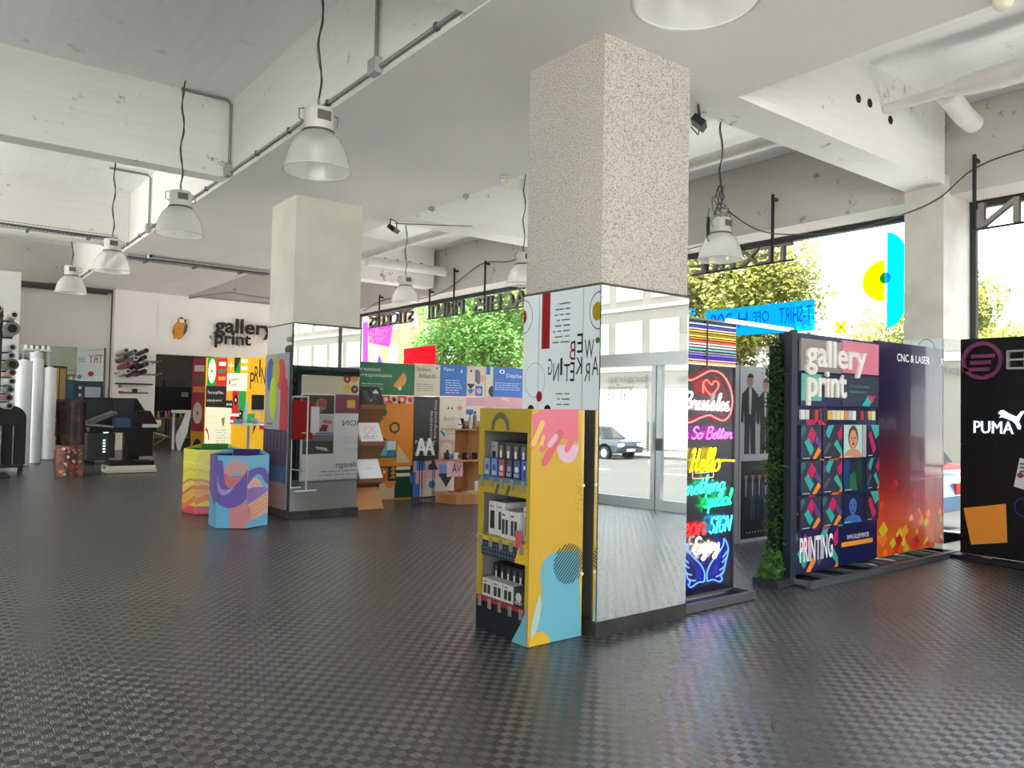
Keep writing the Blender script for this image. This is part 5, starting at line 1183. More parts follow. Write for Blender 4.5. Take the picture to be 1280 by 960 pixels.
a.rect((.45, .28), (.62, .48), ORA, 2); a.rect((.08, .28), (.42, .48), ORA, 2); a.rect((.62, .28), (.76, .48), '#c9742a', 2); a.rect((.62, .02), (.88, .28), '#d8bc94', 2); a.circ((.80, .28), .10, ORA, 3, a0=180, a1=360); a.rect((.30, .02), (.60, .26), BLK, 2)
for k in range(3): a.poly([(.48, .30 + k * .06), (.58, .30 + k * .06), (.53, .25 + k * .06)], '#23402e', 4); a.poly([(.80, .32 + k * .06), (.90, .32 + k * .06), (.85, .38 + k * .06)], ORA, 4)
a.poly([(.90, .55), (1.14, .55), (.92, .82)], '#cdbb98', 4)
for k in range(2): a.rect((.90, .34 + k * .10), (1.14, .39 + k * .10), '#d9d2bc', 4)
a.circ((.70, .42), .02, '#e3d9c0', 5); a.circ((.60, .30), .02, '#e3d9c0', 5)
# dark panel and pattern below
a.text('Accessoires', (1.46, .86), (1.515, 1.33), '#c9c5b8', 2, rot=90); a.text('| Background lines', (1.545, .86), (1.60, 1.50), '#d8d5ca', 2, rot=90); a.text('Packaging', (1.22, .80), (1.56, .88), '#e3e1da', 2); a.rect((1.20, .68), (1.30, .69), '#8fae9a', 2)
a.rect((1.185, .02), (1.64, .56), PINK, 1); a.rect((1.25, .42), (1.40, .56), BLUE, 2); a.circ((1.46, .56), .06, PINK, 3, a0=180, a1=360); a.poly([(1.46, .42), (1.64, .42), (1.55, .56), (1.46, .56)], DGREY, 2); a.rect((1.185, .02), (1.30, .22), BLUE, 2); a.circ((1.24, .30), .10, BLUE, 2, a0=90, a1=270)
a.rect((1.42, .02), (1.64, .30), BEI, 2); a.circ((1.53, .20), .06, BLUE, 3); a.rect((1.30, .02), (1.42, .14), '#d8c8c0', 2); a.rect((1.44, .30), (1.64, .42), '#d9b8bf', 3)
# brochure panel
a.text('Brochures', (1.72, 1.17), (2.10, 1.25), '#8b8776', 2); a.lines((1.76, .95), (2.08, 1.12), 4, '#b3ab98', 2, .3, .3)
for u in (1.80, 1.87): a.poly([(u - .02, 1.36), (u + .02, 1.36), (u, 1.40)], DGREY, 2)
a.poly([(2.02, 1.44), (2.08, 1.38), (2.02, 1.32), (1.96, 1.38)], PINK, 2); a.circ((2.02, 1.38), .018, '#b5606a', 3); a.rect((2.14, 1.28), (2.28, 1.36), BLUE, 2); a.rect((2.14, 1.42), (2.50, 1.556), PINK, 2)
a.circ((1.645, .92), .11, BLUE, 2, a0=0, a1=90); a.rect((1.645, .40), (1.95, .88), PINK, 1); a.circ((1.78, .72), .12, BEI, 2); a.circ((1.80, .70), .025, BLK, 3); a.circ((2.02, .52), .19, BLUE, 3, a0=0, a1=180); a.rect((1.66, .30), (1.90, .50), '#7e9fd6', 2)
a.poly([(1.64, .36), (1.94, .36), (1.79, .14)], DGREY, 4); a.rect((2.0, .02), (2.16, .46), '#7ea0d0', 3); a.rect((2.20, 1.0), (2.34, 1.22), BLUE, 2); a.circ((2.27, 1.12), .10, BLUE, 3)
a.circ((2.9, 1.45), .12, '#e3c3c6', 2, a0=20, a1=130); a.rect((2.66, 1.2), (3.0, 1.4), BEI, 2)
a.build('wall_print', PRINT, pw)

# ---- brown card stepped rack with open catalogues
KR = M('#7d5233', .7); KRL = M('#b9814f', .7)
rk = thing('stepped_rack', 'brown cardboard stepped rack beside the cream pillar', 'rack', (4.78, 9.72, fz(9.7)))
Wd = .38
prof = [(.06, 0), (-.14, .0), (-.14, .012), (.02, .30), (-.20, .36), (-.20, .39), (.00, .63), (-.02, .66), (-.20, .86), (-.20, .89), (.0, 1.13), (-.02, 1.16), (-.18, 1.36), (-.18, 1.39), (.02, 1.60), (.06, 1.60)]
MB().prism(prof, 'x', 0, Wd).build('stepped_body', KR, rk)
MB().prism([(-.2, .0), (-.2, .01), (-.02, .28), (-.01, .27)], 'x', -.005, Wd + .005).build('foot_flap', KRL, rk)
for z in (.39, .89, 1.39): bx(0, -.21, z - .02, Wd, -.195, z + .03).build('shelf_lip', KR, rk)
def catalogue(z, cover, label, deco):
    t = thing('catalogue', label, 'book', (4.80, 9.72 - .20, z + fz(9.7) + .02), 0)
    m = MB().prism([(0.0, 0.0), (.03, .0), (.19, .235), (.165, .25)], 'x', 0, .34); m.build('pages', M(cover, .4), t)
    a = Art(0); deco(a); o = a.build('cover_print', PRINTG, t); o.rotation_euler = (-math.atan2(.165, .25), 0, 0); o.location = (0, -.004, .0)
def d1(a):
    a.rect((.01, .01), (.33, .285), '#1d1e20', 1); rd = random.Random(2)
    for k in range(14): a.rect((rd.uniform(.02, .26), rd.uniform(.02, .24)), (rd.uniform(.05, .32), rd.uniform(.05, .27)), rd.choice(['#8f9598', '#3a3d40', '#c9cccc', '#101012']), 2)
catalogue(1.40, '#2a2a2c', 'black illustrated catalogue on the top step of the brown rack', d1)
catalogue(.90, '#dcdcdc', 'white catalogue with pink sketches on the middle step of the brown rack', lambda a: (a.rect((.01, .01), (.33, .285), '#e4e2e2', 1), a.ring((.16, .15), .08, .012, '#d9a0a8', 2), a.line((.05, .05), (.27, .24), .01, '#d9a0a8', 3), a.lines((.04, .03), (.3, .09), 2, '#b9b3b8', 3)))
catalogue(.40, '#e2e2e4', 'blank white catalogue on the lowest step of the brown rack', lambda a: (a.rect((.01, .01), (.33, .285), '#e6e6ea', 1), a.text('studio', (.12, .14), (.22, .17), '#a9a9c4', 2)))

# ---- black wire plinth with two white letters
ws = thing('wire_stand', 'round black wire stand carrying two white letters', 'stand', (5.86, 9.62, fz(9.6)))
for z in (.012, .70): tb([(.165 * math.cos(2 * PI * k / 24), .165 * math.sin(2 * PI * k / 24), z) for k in range(24)], .008, 6, closed=True).build('ring', BLACK, ws)
MB().lathe([(.001, .69), (.163, .69), (.163, .705), (.001, .705)], 24).build('top_plate', BLACK, ws)
for k in range(5): an = 2 * PI * k / 5 + .2; tb([(.165 * math.cos(an), .165 * math.sin(an), 0), (.165 * math.cos(an), .165 * math.sin(an), .70)], .007, 6).build('leg', BLACK, ws)
for k, x in enumerate((-.085, .075)):
    t = thing('letter_block', ['left white letter A on the black wire stand', 'right white letter A on the black wire stand'][k], 'letter', (5.86 + x, 9.58 + .04 * k, .706 + fz(9.6)))
    letters3d('A', (-.085, 0, .085, .25), .05, .025, 'letter_body', M('#dededc', .4), t, split=False)

# ---- plywood display with mugs
PLY = wood_mat('plywood', '#a8713f', '#bd8650'); PLYE = wood_mat('plywood_light', '#b58354', '#c79766')
wd = thing('wooden_display', 'plywood display stand with rounded shelves in front of the print wall', 'stand', (6.55, 9.62, fz(9.6)))
bx(-.08, .12, .02, .50, .145, 1.20).build('back_board', PLY, wd); bx(.12, -.20, .18, .145, .12, 1.14).build('spine_board', PLYE, wd)
def half_round(z, r, t_, nm, mat): MB().prism([(r * 1.15 * math.cos(math.radians(180 + 180 * k / 14)), .12 + r * math.sin(math.radians(180 + 180 * k / 14))) for k in range(15)], 'z', z, z + t_).build(nm, mat, wd)
half_round(.14, .40, .025, 'shelf', PLYE); half_round(.62, .40, .02, 'shelf', PLYE); half_round(1.07, .30, .018, 'shelf', PLYE)
MB().prism([(-.42, .12), (-.28, -.22), (.0, -.30), (.05, -.30), (.30, -.2), (.44, .12)], 'z', 0, .14).build('base_box', PLY, wd)
def at_wd(x, y, z): return (6.55 + x, 9.62 + y, fz(9.6) + z)
t = thing('tent_card', 'small white tent card with a red emblem on the top plywood shelf', 'card', at_wd(-.13, -.06, 1.089)); MB().prism([(-.05, 0), (.05, 0), (0, .15)], 'y', -.0, .13).build('card', WHITE, t)
MB().prism([(.02, 0), (.1, 0), (.06, .15)], 'y', 0.0, .12).build('card_back', BLACK, t); a = Art(-.001); a.rect((-.03, .05), (.02, .075), '#c2384a', 1); a.build('card_print', PRINT, t)
def bottle(x, y, z, h, col, label):
    t = thing('bottle', label, 'bottle', at_wd(x, y, z)); MB().lathe([(.001, 0), (.032, 0), (.034, h * .7), (.02, h * .82), (.014, h * .86), (.014, h)], 16, cap=True).build('bottle_body', M(col, .3, .3), t, smooth=True); MB().lathe([(.018, h * .93), (.018, h + .012), (.001, h + .012)], 12).build('cap', M('#3a3a3c', .4), t)
bottle(.06, -.05, 1.089, .22, '#a8b2bb', 'pale metal bottle, left one on the top plywood shelf'); bottle(.16, -.02, 1.089, .25, '#8a7a68', 'brown metal bottle, right one on the top plywood shelf')
def mug(x, y, col, deco, label):
    t = thing('mug', label, 'mug', at_wd(x, y, .641), 20); MB().lathe([(.001, 0), (.04, 0), (.042, .005), (.042, .098), (.038, .1), (.038, .01), (.001, .01)], 20).build('cup', M(col, .3), t, smooth=True)
    tb(spline([(.04, 0, .08), (.072, 0, .075), (.072, 0, .03), (.04, 0, .02)], 5), .006, 6).build('handle', M(col, .3), t); bx(-.02, -.044, .03, .02, -.040, .07).build('badge', M(deco, .5), t)
mug(-.33, -.02, '#3a3034', '#6a4a48', 'dark mug at the left end of the middle plywood shelf'); mug(-.2, -.08, '#e3e3e1', '#55555a', 'white mug on the middle plywood shelf'); mug(-.08, -.14, '#1a1a1c', '#8a8a8c', 'black mug at the front of the middle plywood shelf'); mug(.10, -.12, '#17181c', '#3a4a6a', 'black mug right of the spine on the plywood shelf')
t = thing('pink_print', 'pink print with a black letter hanging under the middle plywood shelf', 'print', at_wd(-.27, -.16, .40)); bx(-.14, 0, 0, .14, .006, .22).build('card', M('#dba9b4', .5), t); a = Art(-.001); a.text('A', (-.05, .05), (.03, .19), '#1a1a1c', 1); a.text('V', (.03, .06), (.1, .16), '#6b3f4a', 1); a.build('card_print', PRINT, t)
for k, (x, y, c, l) in enumerate(((-.22, -.10, '#a82430', 'red brochure lying at left on the plywood base'), (-.02, -.16, '#b8b2ae', 'grey brochure lying at right on the plywood base'))): 
    t = thing('brochure', l, 'brochure', at_wd(x, y, .167 + .001 * k), 12 * k); bx(-.09, -.06, 0, .09, .06, .012).build('pages', M(c, .4), t); bx(-.09, -.06, .012, .09, .06, .014).build('cover', M(c, .3), t)
t = thing('brochure_holder', 'clear acrylic brochure holder on the plywood base', 'holder', at_wd(.12, -.19, .166)); bx(-.07, 0, 0, .07, .004, .17).build('back_sheet', GLASS, t); bx(-.07, -.04, 0, .07, .004, .004).build('base', GLASS, t); bx(-.06, -.006, .01, .06, -.002, .16).build('leaflet', M('#c9bcc8', .5), t)

# ---- hexagonal bins
def hex_bin(loc, rz, R, h, label, cols, inner, deco):
    t = thing('hexagonal_bin', label, 'bin', loc, rz)
    P = [(R * math.cos(math.radians(60 * k - 120)), R * math.sin(math.radians(60 * k - 120))) for k in range(6)]
    Q = [(p[0] * .965, p[1] * .965) for p in P]
    hs = [h, h, h * 1.0, h * 1.06, h * 1.06, h]
    for k in range(6):
        a0, a1 = P[k], P[(k + 1) % 6]; b0, b1 = Q[k], Q[(k + 1) % 6]; h0, h1 = hs[k], hs[(k + 1) % 6]
        m = MB(); m.add([(*a0, 0), (*a1, 0), (*a1, h1), (*a0, h0), (*b0, 0), (*b1, 0), (*b1, h1), (*b0, h0)], [(0, 1, 2, 3), (5, 4, 7, 6), (3, 2, 6, 7), (1, 0, 4, 5)])
        m.build('side_panel', M(cols, .5), t)
        L = math.hypot(a1[0] - a0[0], a1[1] - a0[1]); A = Art(-.0008); deco(A, k, L, h); o = A.build('side_print', PRINTG, t)
        o.location = (a0[0], a0[1], 0); o.rotation_euler = (0, 0, math.atan2(a1[1] - a0[1], a1[0] - a0[0]))
        A = Art(0); A.rect((.005, .02), (L * .955, min(h0, h1) - .004), inner, 1); o = A.build('lining', PRINT, t)
        o.location = (b1[0], b1[1], 0); o.rotation_euler = (0, 0, math.atan2(b0[1] - b1[1], b0[0] - b1[0]))
    MB().prism(Q, 'z', .01, .02).build('bottom_panel', M('#4a4a48', .6), t)
    return t
def deco_swirl(a, k, L, h):
    a.rect((0, 0), (L, h), '#6fb4dc', 1)
    F = lambda X, Y: (min(max((X - 240) / 202 * L, 0), L), min(max((592 - Y) / 442 * h, 0), h))          # front face
    G = lambda X, Y: (min(max((X - 442) / 113 * L, 0), L), min(max((580 - Y) / 440 * h, 0), h))          # right face
    sp = lambda f, pts: [tuple(p)[:2] for p in spline([Vector((*f(*q), 0)) for q in pts], 5)]
    if k in (0, 3):
        a.circ(F(368, 255), L * .40, '#c99a98', 2, ry=h * .185); a.poly([F(430, 190), F(442, 190), F(442, 320), F(420, 320)], '#c99a98', 2)
        a.poly(sp(F, [(270, 270), (300, 258), (330, 280), (370, 262), (410, 270), (442, 260)]) + [F(442, 330), F(300, 350)], '#c9737a', 3)
        a.circ(F(400, 505), L * .37, '#cf878c', 2, ry=h * .17); a.rect(F(335, 592), F(442, 500), '#cf878c', 2)
        a.poly(sp(F, [(240, 180), (272, 185), (285, 260), (300, 330), (340, 345), (400, 295), (442, 235)]) + sp(F, [(442, 410), (400, 450), (330, 470), (270, 455), (240, 430)]), '#6a56aa', 4)
        a.poly(sp(F, [(242, 270), (262, 340), (300, 362), (360, 330)]) + sp(F, [(330, 375), (285, 392), (255, 372), (242, 330)]), '#a99bd2', 5)
        a.circ(F(372, 262), L * .13, '#6fb4dc', 3, ry=h * .025)
    elif k in (1, 4):
        a.poly(sp(G, [(442, 540), (442, 340), (455, 300), (485, 280), (510, 300), (530, 350), (555, 365)]) + sp(G, [(555, 500), (510, 520), (442, 545)]), '#e3b09e', 2)
        for j in range(4): a.poly(sp(G, [(442, 470 + j * 25), (490, 420 + j * 25), (555, 380 + j * 25)]) + sp(G, [(555, 390 + j * 25), (490, 432 + j * 25), (442, 482 + j * 25)]), '#dc9a72', 3)
        a.poly(sp(G, [(442, 235), (490, 215), (530, 225), (555, 265)]) + sp(G, [(555, 330), (535, 310), (510, 262), (480, 262), (442, 320)]), '#6a56aa', 4)
        a.poly(sp(G, [(442, 340), (480, 335), (520, 340), (555, 350)]) + sp(G, [(555, 365), (510, 400), (442, 440)]), '#8d74b8', 3)
    else:
        a.poly([(0, h), (L, h), (L, h * .38), (L * .7, h * .3), (0, h * .5)], '#6a56aa', 3)
def deco_marble(a, k, L, h):
    a.rect((0, 0), (L, h), '#d9cf2a', 1); us = [L * i / 12 for i in range(13)]
    for j, (b0, b1, c) in enumerate(((.0, .12, '#c8344a'), (.12, .22, '#d86a3a'), (.22, .30, '#e09a4a'), (.30, .36, '#c9602e'), (.36, .42, '#e2b84a'), (.42, .46, '#b97a2a'), (.58, .62, '#c4ba22'), (.70, .73, '#e6dc52'))):
        w = lambda u: .09 * math.sin((u / L + k) * 2.2 + j * .3) * (1 if j else 0)
        a.poly([(u, h * max(0, b0 + (w(u) if b0 > 0 else 0))) for u in us] + [(u, h * max(0.01, b1 + w(u))) for u in us[::-1]], c, 2 + j % 3)
hex_bin((3.07, 9.18, fz(9.2)), -33.5, .335, .82, 'blue and violet hexagonal cardboard bin in front of the cream pillar', '#6fb4dc', '#3c2a68', deco_swirl)
hex_bin((3.10, 10.30, fz(10.4)), -20, .35, .80, 'yellow marbled hexagonal bin with a green lining behind the blue one', '#cfc52a', '#1f7a3a', deco_marble)

# ---- narrow poster panel on the left mirror of the cream pillar
pp = thing('poster_panel', 'narrow grey poster with coloured ovals leaning on the cream pillar\'s left side', 'poster', (3.69, 10.12, .13), -90)
bx(.0, .0, .10, .80, .015, 2.05).build('panel', M('#8d9297', .5), pp)
a = Art(0)
a.circ((.18, 1.78), .13, '#2f58a8', 1, ry=.22); a.circ((.55, 1.78), .15, '#c23a3c', 2, ry=.20); a.circ((.38, 1.82), .12, '#a8a02a', 3, ry=.2); a.circ((.30, 1.48), .13, '#a9c22e', 4, ry=.28); a.rect((.55, .98), (.80, 1.62), '#b02a3a', 4); a.circ((.67, 1.62), .125, '#b02a3a', 4, a0=0, a1=180); a.rect((.1, 1.14), (.3, 1.16), '#5f656b', 3)
a.rect((.0, .78), (.80, 1.08), '#2a1f34', 5)
for k in range(6): a.rect((.05 + k * .12, .80), (.11 + k * .12, 1.06), '#4d3a5c', 6)
a.rect((0, .62), (.80, .78), '#3a2a4a', 5); a.rect((.0, .42), (.80, .62), '#274a7a', 5); a.rect((0, .10), (.80, .42), '#8a6a66', 5)
a.build('poster_print', PRINT, pp)

# ---- angled pictorial panel behind the bins
pr = thing('pictorial_panel', 'bright yellow, red and green patterned panel behind the hexagonal bins', 'board', (5.42, 19.45, .35), -57.6)
bx(.255, .0, .0, 2.05, .03, 2.25).build('panel', M('#e8b21e', .5), pr); bx(-.16, .02, .0, .25, .05, 2.24).build('side_panel', M('#8a2438', .5), pr)
a = Art(0)
a.rect((.256, .002), (2.049, 2.249), '#e3aa1c', 0)
def R(x0, y0, x1, y1, c, l): a.rect((x0, y0), (x1, y1), c, l)
a.rect((0.304,2.241),(0.592,1.580),'#1f8f3c',1); a.circ((0.444,1.929),.115,'#efe9cf',2,ry=.29); a.circ((0.438,1.929),.02,'#20242a',3,ry=.04)
a.rect((0.567,2.240),(0.908,1.583),'#c41f34',1); a.rect((0.644,2.149),(0.847,2.053),'#f0e6d4',2); a.rect((0.634,1.976),(0.844,1.883),'#2f8a44',2); a.rect((0.634,1.800),(0.844,1.711),'#e69a2c',2)
a.rect((0.884,2.244),(1.095,1.884),'#e9a81e',1); a.poly([(0.984,2.187),(1.009,2.084),(1.067,2.063),(1.011,2.038),(0.993,1.943),(0.967,2.038),(0.909,2.064),(0.965,2.084)],'#f3ecc6',2)
a.rect((1.082,2.248),(1.282,1.885),'#1f8f3c',1); a.poly([(1.088,2.248),(1.266,2.247),(1.110,1.899)],'#1a1d1a',2)
a.rect((1.269,2.250),(1.483,1.885),'#e9b21e',1); a.rect((1.280,2.206),(1.469,2.119),'#efe7cc',2); a.rect((1.285,2.045),(1.474,1.956),'#efe7cc',2)
a.rect((0.885,1.878),(1.473,1.468),'#ece8d0',2); a.text('gallery',(1.020,1.789),(1.243,1.675),'#3a3a38',3); a.text('print',(1.025,1.648),(1.169,1.552),'#3a3a38',3); a.circ((0.971,1.673),.02,'#5a5a30',3,ry=.07)
for s_, p, q in (('P',(613,260),(650,420)),('R',(655,205),(690,362)),('I',(697,145),(708,305)),('N',(715,215),(752,375))): pass
a.text('P',(1.553,1.901),(1.674,1.514),'#1a1a1c',3); a.text('R',(1.677,2.045),(1.792,1.649),'#1a1a1c',3); a.text('I',(1.800,2.197),(1.841,1.793),'#1a1a1c',3); a.text('N',(1.861,2.020),(1.981,1.617),'#1a1a1c',3)
a.rect((0.281,1.578),(0.896,1.070),'#232426',1); a.text('Tout ce qu\'il faut...',(0.334,1.461),(0.822,1.364),'#e9e6d8',3); a.text('et bien plus encore !',(0.325,1.267),(0.759,1.183),'#e9e6d8',3)
a.rect((0.881,1.462),(1.065,1.239),'#e69a1e',1); a.rect((1.057,1.464),(1.263,0.936),'#c41f34',1); a.circ((1.159,1.253),.055,'#1a1a1c',2,ry=.13); a.circ((1.159,1.248),.02,'#ece4d0',3,ry=.04); a.rect((1.244,1.466),(1.449,0.940),'#1f9a42',1)
a.rect((0.890,1.236),(1.073,1.035),'#232426',1); a.text('...',(0.901,1.172),(1.045,1.111),'#e9e6d8',3)
a.rect((0.285,1.059),(1.042,0.166),'#eceac8',2); a.lines((0.624,0.563),(0.953,0.188),6,'#8a8a70',3,.3,.2); a.text('Graphic',(0.340,0.891),(0.615,0.794),'#b9b8a0',3); a.text('Services',(0.345,0.749),(0.550,0.664),'#b9b8a0',3)
a.poly([(0.758,0.797),(0.860,0.851),(0.848,0.671),(0.806,0.593)],'#7a8a2e',3); a.ring((.30, .28), .12, .03, '#b3384a', 3, ry=.3, a0=0, a1=90)
a.rect((1.013,0.944),(1.279,0.682),'#c41f34',2); a.rect((1.014,0.931),(1.272,0.865),'#ece4d0',3); a.rect((1.020,0.778),(1.277,0.720),'#ece4d0',3); a.rect((1.267,1.013),(1.368,0.786),'#1a1a1c',2); a.circ((1.301,0.937),.02,'#ece4d0',3); a.circ((1.305,0.810),.02,'#ece4d0',3); a.rect((1.362,0.938),(1.709,0.693),'#1f9a42',2)
a.poly([(1.706,0.794),(1.827,0.797),(1.663,0.440)],'#1a1a1c',3); a.rect((1.845,0.734),(2.002,0.575),'#c41f34',2)
a.build('panel_print', PRINTGLOW, pr)
a = Art(.02)
a.rect((-.158, .0), (.248, 2.235), '#8a2438', 1); a.rect((-.10, 1.92), (.20, 2.07), '#b9a49e', 2); a.rect((-.08, 1.66), (.20, 1.80), '#4a5a34', 2); a.rect((-.13, 1.42), (.21, 1.56), '#b9742a', 2); a.circ((.03, .92), .14, '#b5a89a', 2, ry=.26); a.circ((.03, .92), .02, '#1d1a1a', 3, ry=.05)
a.rect((-.158, 0), (.248, .48), '#b8821e', 2); a.circ((.05, .0), .15, '#17171a', 3, ry=.30)
a.build('side_print', PRINT, pr)
# table with demonstration pieces in front of it
tbl = thing('demo_table', 'white round table with sample pieces before the yellow panel', 'table', (5.70, 16.55, fz(16.5)))
MB().lathe([(.001, .78), (.32, .78), (.32, .81), (.001, .81)], 32).build('table_top', WHITE, tbl); tb([(0, 0, .02), (0, 0, .78)], .03, 12).build('column', GALV, tbl); MB().lathe([(.001, 0), (.24, 0), (.22, .02), (.001, .03)], 24).build('foot', GALV, tbl)
def on_t(x, y): return (5.70 + x, 16.55 + y, fz(16.5) + .811)
t = thing('tablet_stand', 'black tablet on a clear stand on the round table', 'tablet', on_t(.20, .05), -15); bx(-.13, 0, .30, .13, .02, .62).build('screen', BLACK, t); bx(-.13, -.006, .26, .13, .03, .30).build('screen_rail', M('#b8bcc0', .3), t); bx(-.12, .01, 0, .12, .014, .3).build('clear_leg', GLASS, t); bx(-.13, -.1, 0, .13, .1, .006).build('clear_foot', GLASS, t)
t = thing('acrylic_sheet', 'curled clear acrylic offcut leaning left of the tablet', 'sheet', on_t(-.06, -.08)); MB().prism([(-.10, 0), (-.02, .0), (.02, .42), (-.04, .50), (-.06, .30)], 'y', 0, .006).build('sheet', M('#c9d4e6', .15), t); bx(-.1, -.04, 0, .06, .05, .008).build('sheet_foot', M('#d8dbe0', .3), t)
t = thing('sample_pot', 'grey tin with small black boxes on the round table', 'pot', on_t(-.24, -.05)); MB().lathe([(.001, 0), (.09, 0), (.10, .10), (.09, .10), (.085, .01), (.001, .01)], 20).build('tin', M('#8d8f8c', .35, .5), t); bx(-.05, -.03, .02, -.01, .03, .14).build('box', BLACK, t); bx(.0, -.03, .02, .05, .03, .15).build('box', M('#2a3c6a', .5), t)
t = thing('glass_bowl', 'clear round bowl at the front of the table', 'bowl', on_t(.05, -.26)); MB().lathe([(.001, .0), (.05, .0), (.095, .06), (.10, .12), (.094, .12), (.088, .06), (.045, .01), (.001, .01)], 20).build('bowl_body', M('#b9c2c2', .08, 0, .5), t, smooth=True)

# ---- far wall lettering and bird
BLL = M('#17171a', .5); WPL = M('#e9e6e2', .5)
sg = thing('wall_lettering', 'big black shop name letters standing off the far white wall', 'sign', (4.0, 20.25, 0))
ga = bb((2.002,3.692), (3.530,3.196)); pb_ = bb((2.014,3.318), (2.934,2.919))
letters3d('gallery', ga, .03, -.09, 'letter', BLL, sg, bold='*'); letters3d('print', pb_, .03, -.09, 'letter', BLL, sg, bold='*')
o2 = lambda b, e: (b[0] - e - .06, b[1] - e - .03, b[2] + e - .06, b[3] + e - .03)
letters3d('gallery', o2(ga, .05), .06, -.0, 'letter_backing', WPL, sg); letters3d('print', o2(pb_, .05), .06, -.0, 'letter_backing', WPL, sg)
bd_ = thing('parrot_cutout', 'flat cut-out of a blue and gold parrot on the far wall above the doorway', 'cutout', (5.18, 20.25, 3.07))
bpoly = [(-.12, .0), (-.06, .04), (-.02, .0), (.05, .02), (.08, .08), (.16, .20), (.18, .34), (.14, .46), (.16, .52), (.10, .50), (.04, .56), (-.04, .53), (-.06, .44), (-.14, .34), (-.17, .18)]
MB().prism(bpoly, 'y', -.06, -.03).build('cutout_body', M('#c98a3c', .5), bd_); bx(-.05, -.03, .2, .05, 0, .3).build('spacer', WHITE, bd_)
a = Art(-.061)
a.poly([(-.12, .0), (-.06, .04), (.05, .02), (.12, .14), (.10, .36), (-.02, .42), (-.10, .32), (-.14, .16)], '#d9912e', 1); a.poly([(.08, .08), (.16, .20), (.18, .34), (.14, .44), (.10, .30)], '#3a5a5c', 2); a.poly([(-.14, .34), (-.17, .18), (-.13, .06), (-.11, .22)], '#8a6a3a', 2)
a.circ((.045, .475), .06, '#e6e2d6', 2); a.poly([(.10, .51), (.155, .50), (.13, .43), (.10, .46)], '#1c1c1e', 3); a.poly([(-.04, .53), (.04, .56), (.10, .51), (.02, .50)], '#2f6a5a', 3); a.circ((.05, .485), .012, '#151515', 4)
for k in range(5): a.line((-.08 + k * .035, .08), (-.05 + k * .03, .30), .008, '#b8741f', 3)
a.build('cutout_print', PRINT, bd_)

# ---- wall rack with leftover rolls on the white pilaster
wr_ = thing('wall_rack', 'steel peg rack on the white pilaster left of the doorway', 'rack', (4.15, 20.2, 1.95))
bx(-.40, -.03, .20, .55, -.0, .24).build('peg_rail', GALV, wr_); bx(-.40, -.03, .52, .55, 0, .56).build('peg_rail', GALV, wr_)
tb([(.42, -.02, .5), (.42, -.9, .52)], .015, 6).build('peg', GALV, wr_); tb([(.44, -.02, .22), (.44, -.9, .24)], .015, 6).build('peg', GALV, wr_)
def roll(name, p, q, r, col, label, group, core=None):
    t = thing(name, label, 'roll', p, 0, group); d = Vector(q) - Vector(p)
    tb([(0, 0, 0), tuple(d)], r, 16).build('wound_film', M(col, .35), t, smooth=True)
    tb([tuple(d * -.004), tuple(d * .02)], r * .62, 12).build('core', M(core or '#0e0e10', .8), t)
    return t
rr = [(158,438,'#9a9a98'),(169,439,'#8d9496'),(183,438,'#3a3a3c'),(158,446,'#2f3033'),(170,446,'#a9aeb0'),(181,446,'#5a2a2c'),(160,455,'#b53a52'),(172,453,'#2a2a30'),(183,457,'#43474c'),(160,464,'#b9bcbc'),(171,464,'#6d1f2a'),(181,466,'#22305e')]
pts_ = [(3.818,19.300,2.674),(4.002,19.300,2.667),(4.238,19.300,2.700),(3.822,19.300,2.520),(4.023,19.300,2.513),(4.208,19.300,2.541),(3.860,19.300,2.368),(4.062,19.300,2.359),(4.247,19.300,2.387),(3.866,19.300,2.204),(4.050,19.300,2.194),(4.218,19.300,2.219)]
rn = ['pale grey', 'grey', 'charcoal', 'black', 'silver', 'maroon', 'pink', 'dark', 'steel grey', 'white', 'deep red', 'navy']
for k, p in enumerate(pts_): roll('film_roll', p, (p[0] - .02, 20.15, p[2] - .06), .055, rr[k][2], '%s film roll, row %s of the peg rack left of the doorway' % (rn[k], ['one', 'two', 'three', 'four'][k // 3]), 'rolls on the peg rack')
t = thing('wall_shelf', 'thin black wall shelf under the peg rack of rolls', 'shelf', (4.15, 20.2, 1.92)); bx(-.38, -.25, 0, .40, 0, .03).build('shelf_board', BLACK, t); bx(-.38, -.02, -.33, .40, 0, -.02).build('back_board', WPL, t); bx(-.3, -.2, -.08, -.27, 0, 0).build('bracket', GALV, t)
t = thing('tool_bar', 'dark cutting bar with a handle on the white board under the shelf', 'tool', (4.15, 20.15, 1.72)); bx(-.25, -.03, -.01, .34, .03, .02).build('bar', M('#3a2a2c', .5), t); bx(.0, -.03, .02, .1, .03, .10).build('handle', BLACK, t); bx(-.3, -.03, -.02, -.2, .03, .04).build('end_block', M('#b04a58', .5), t)
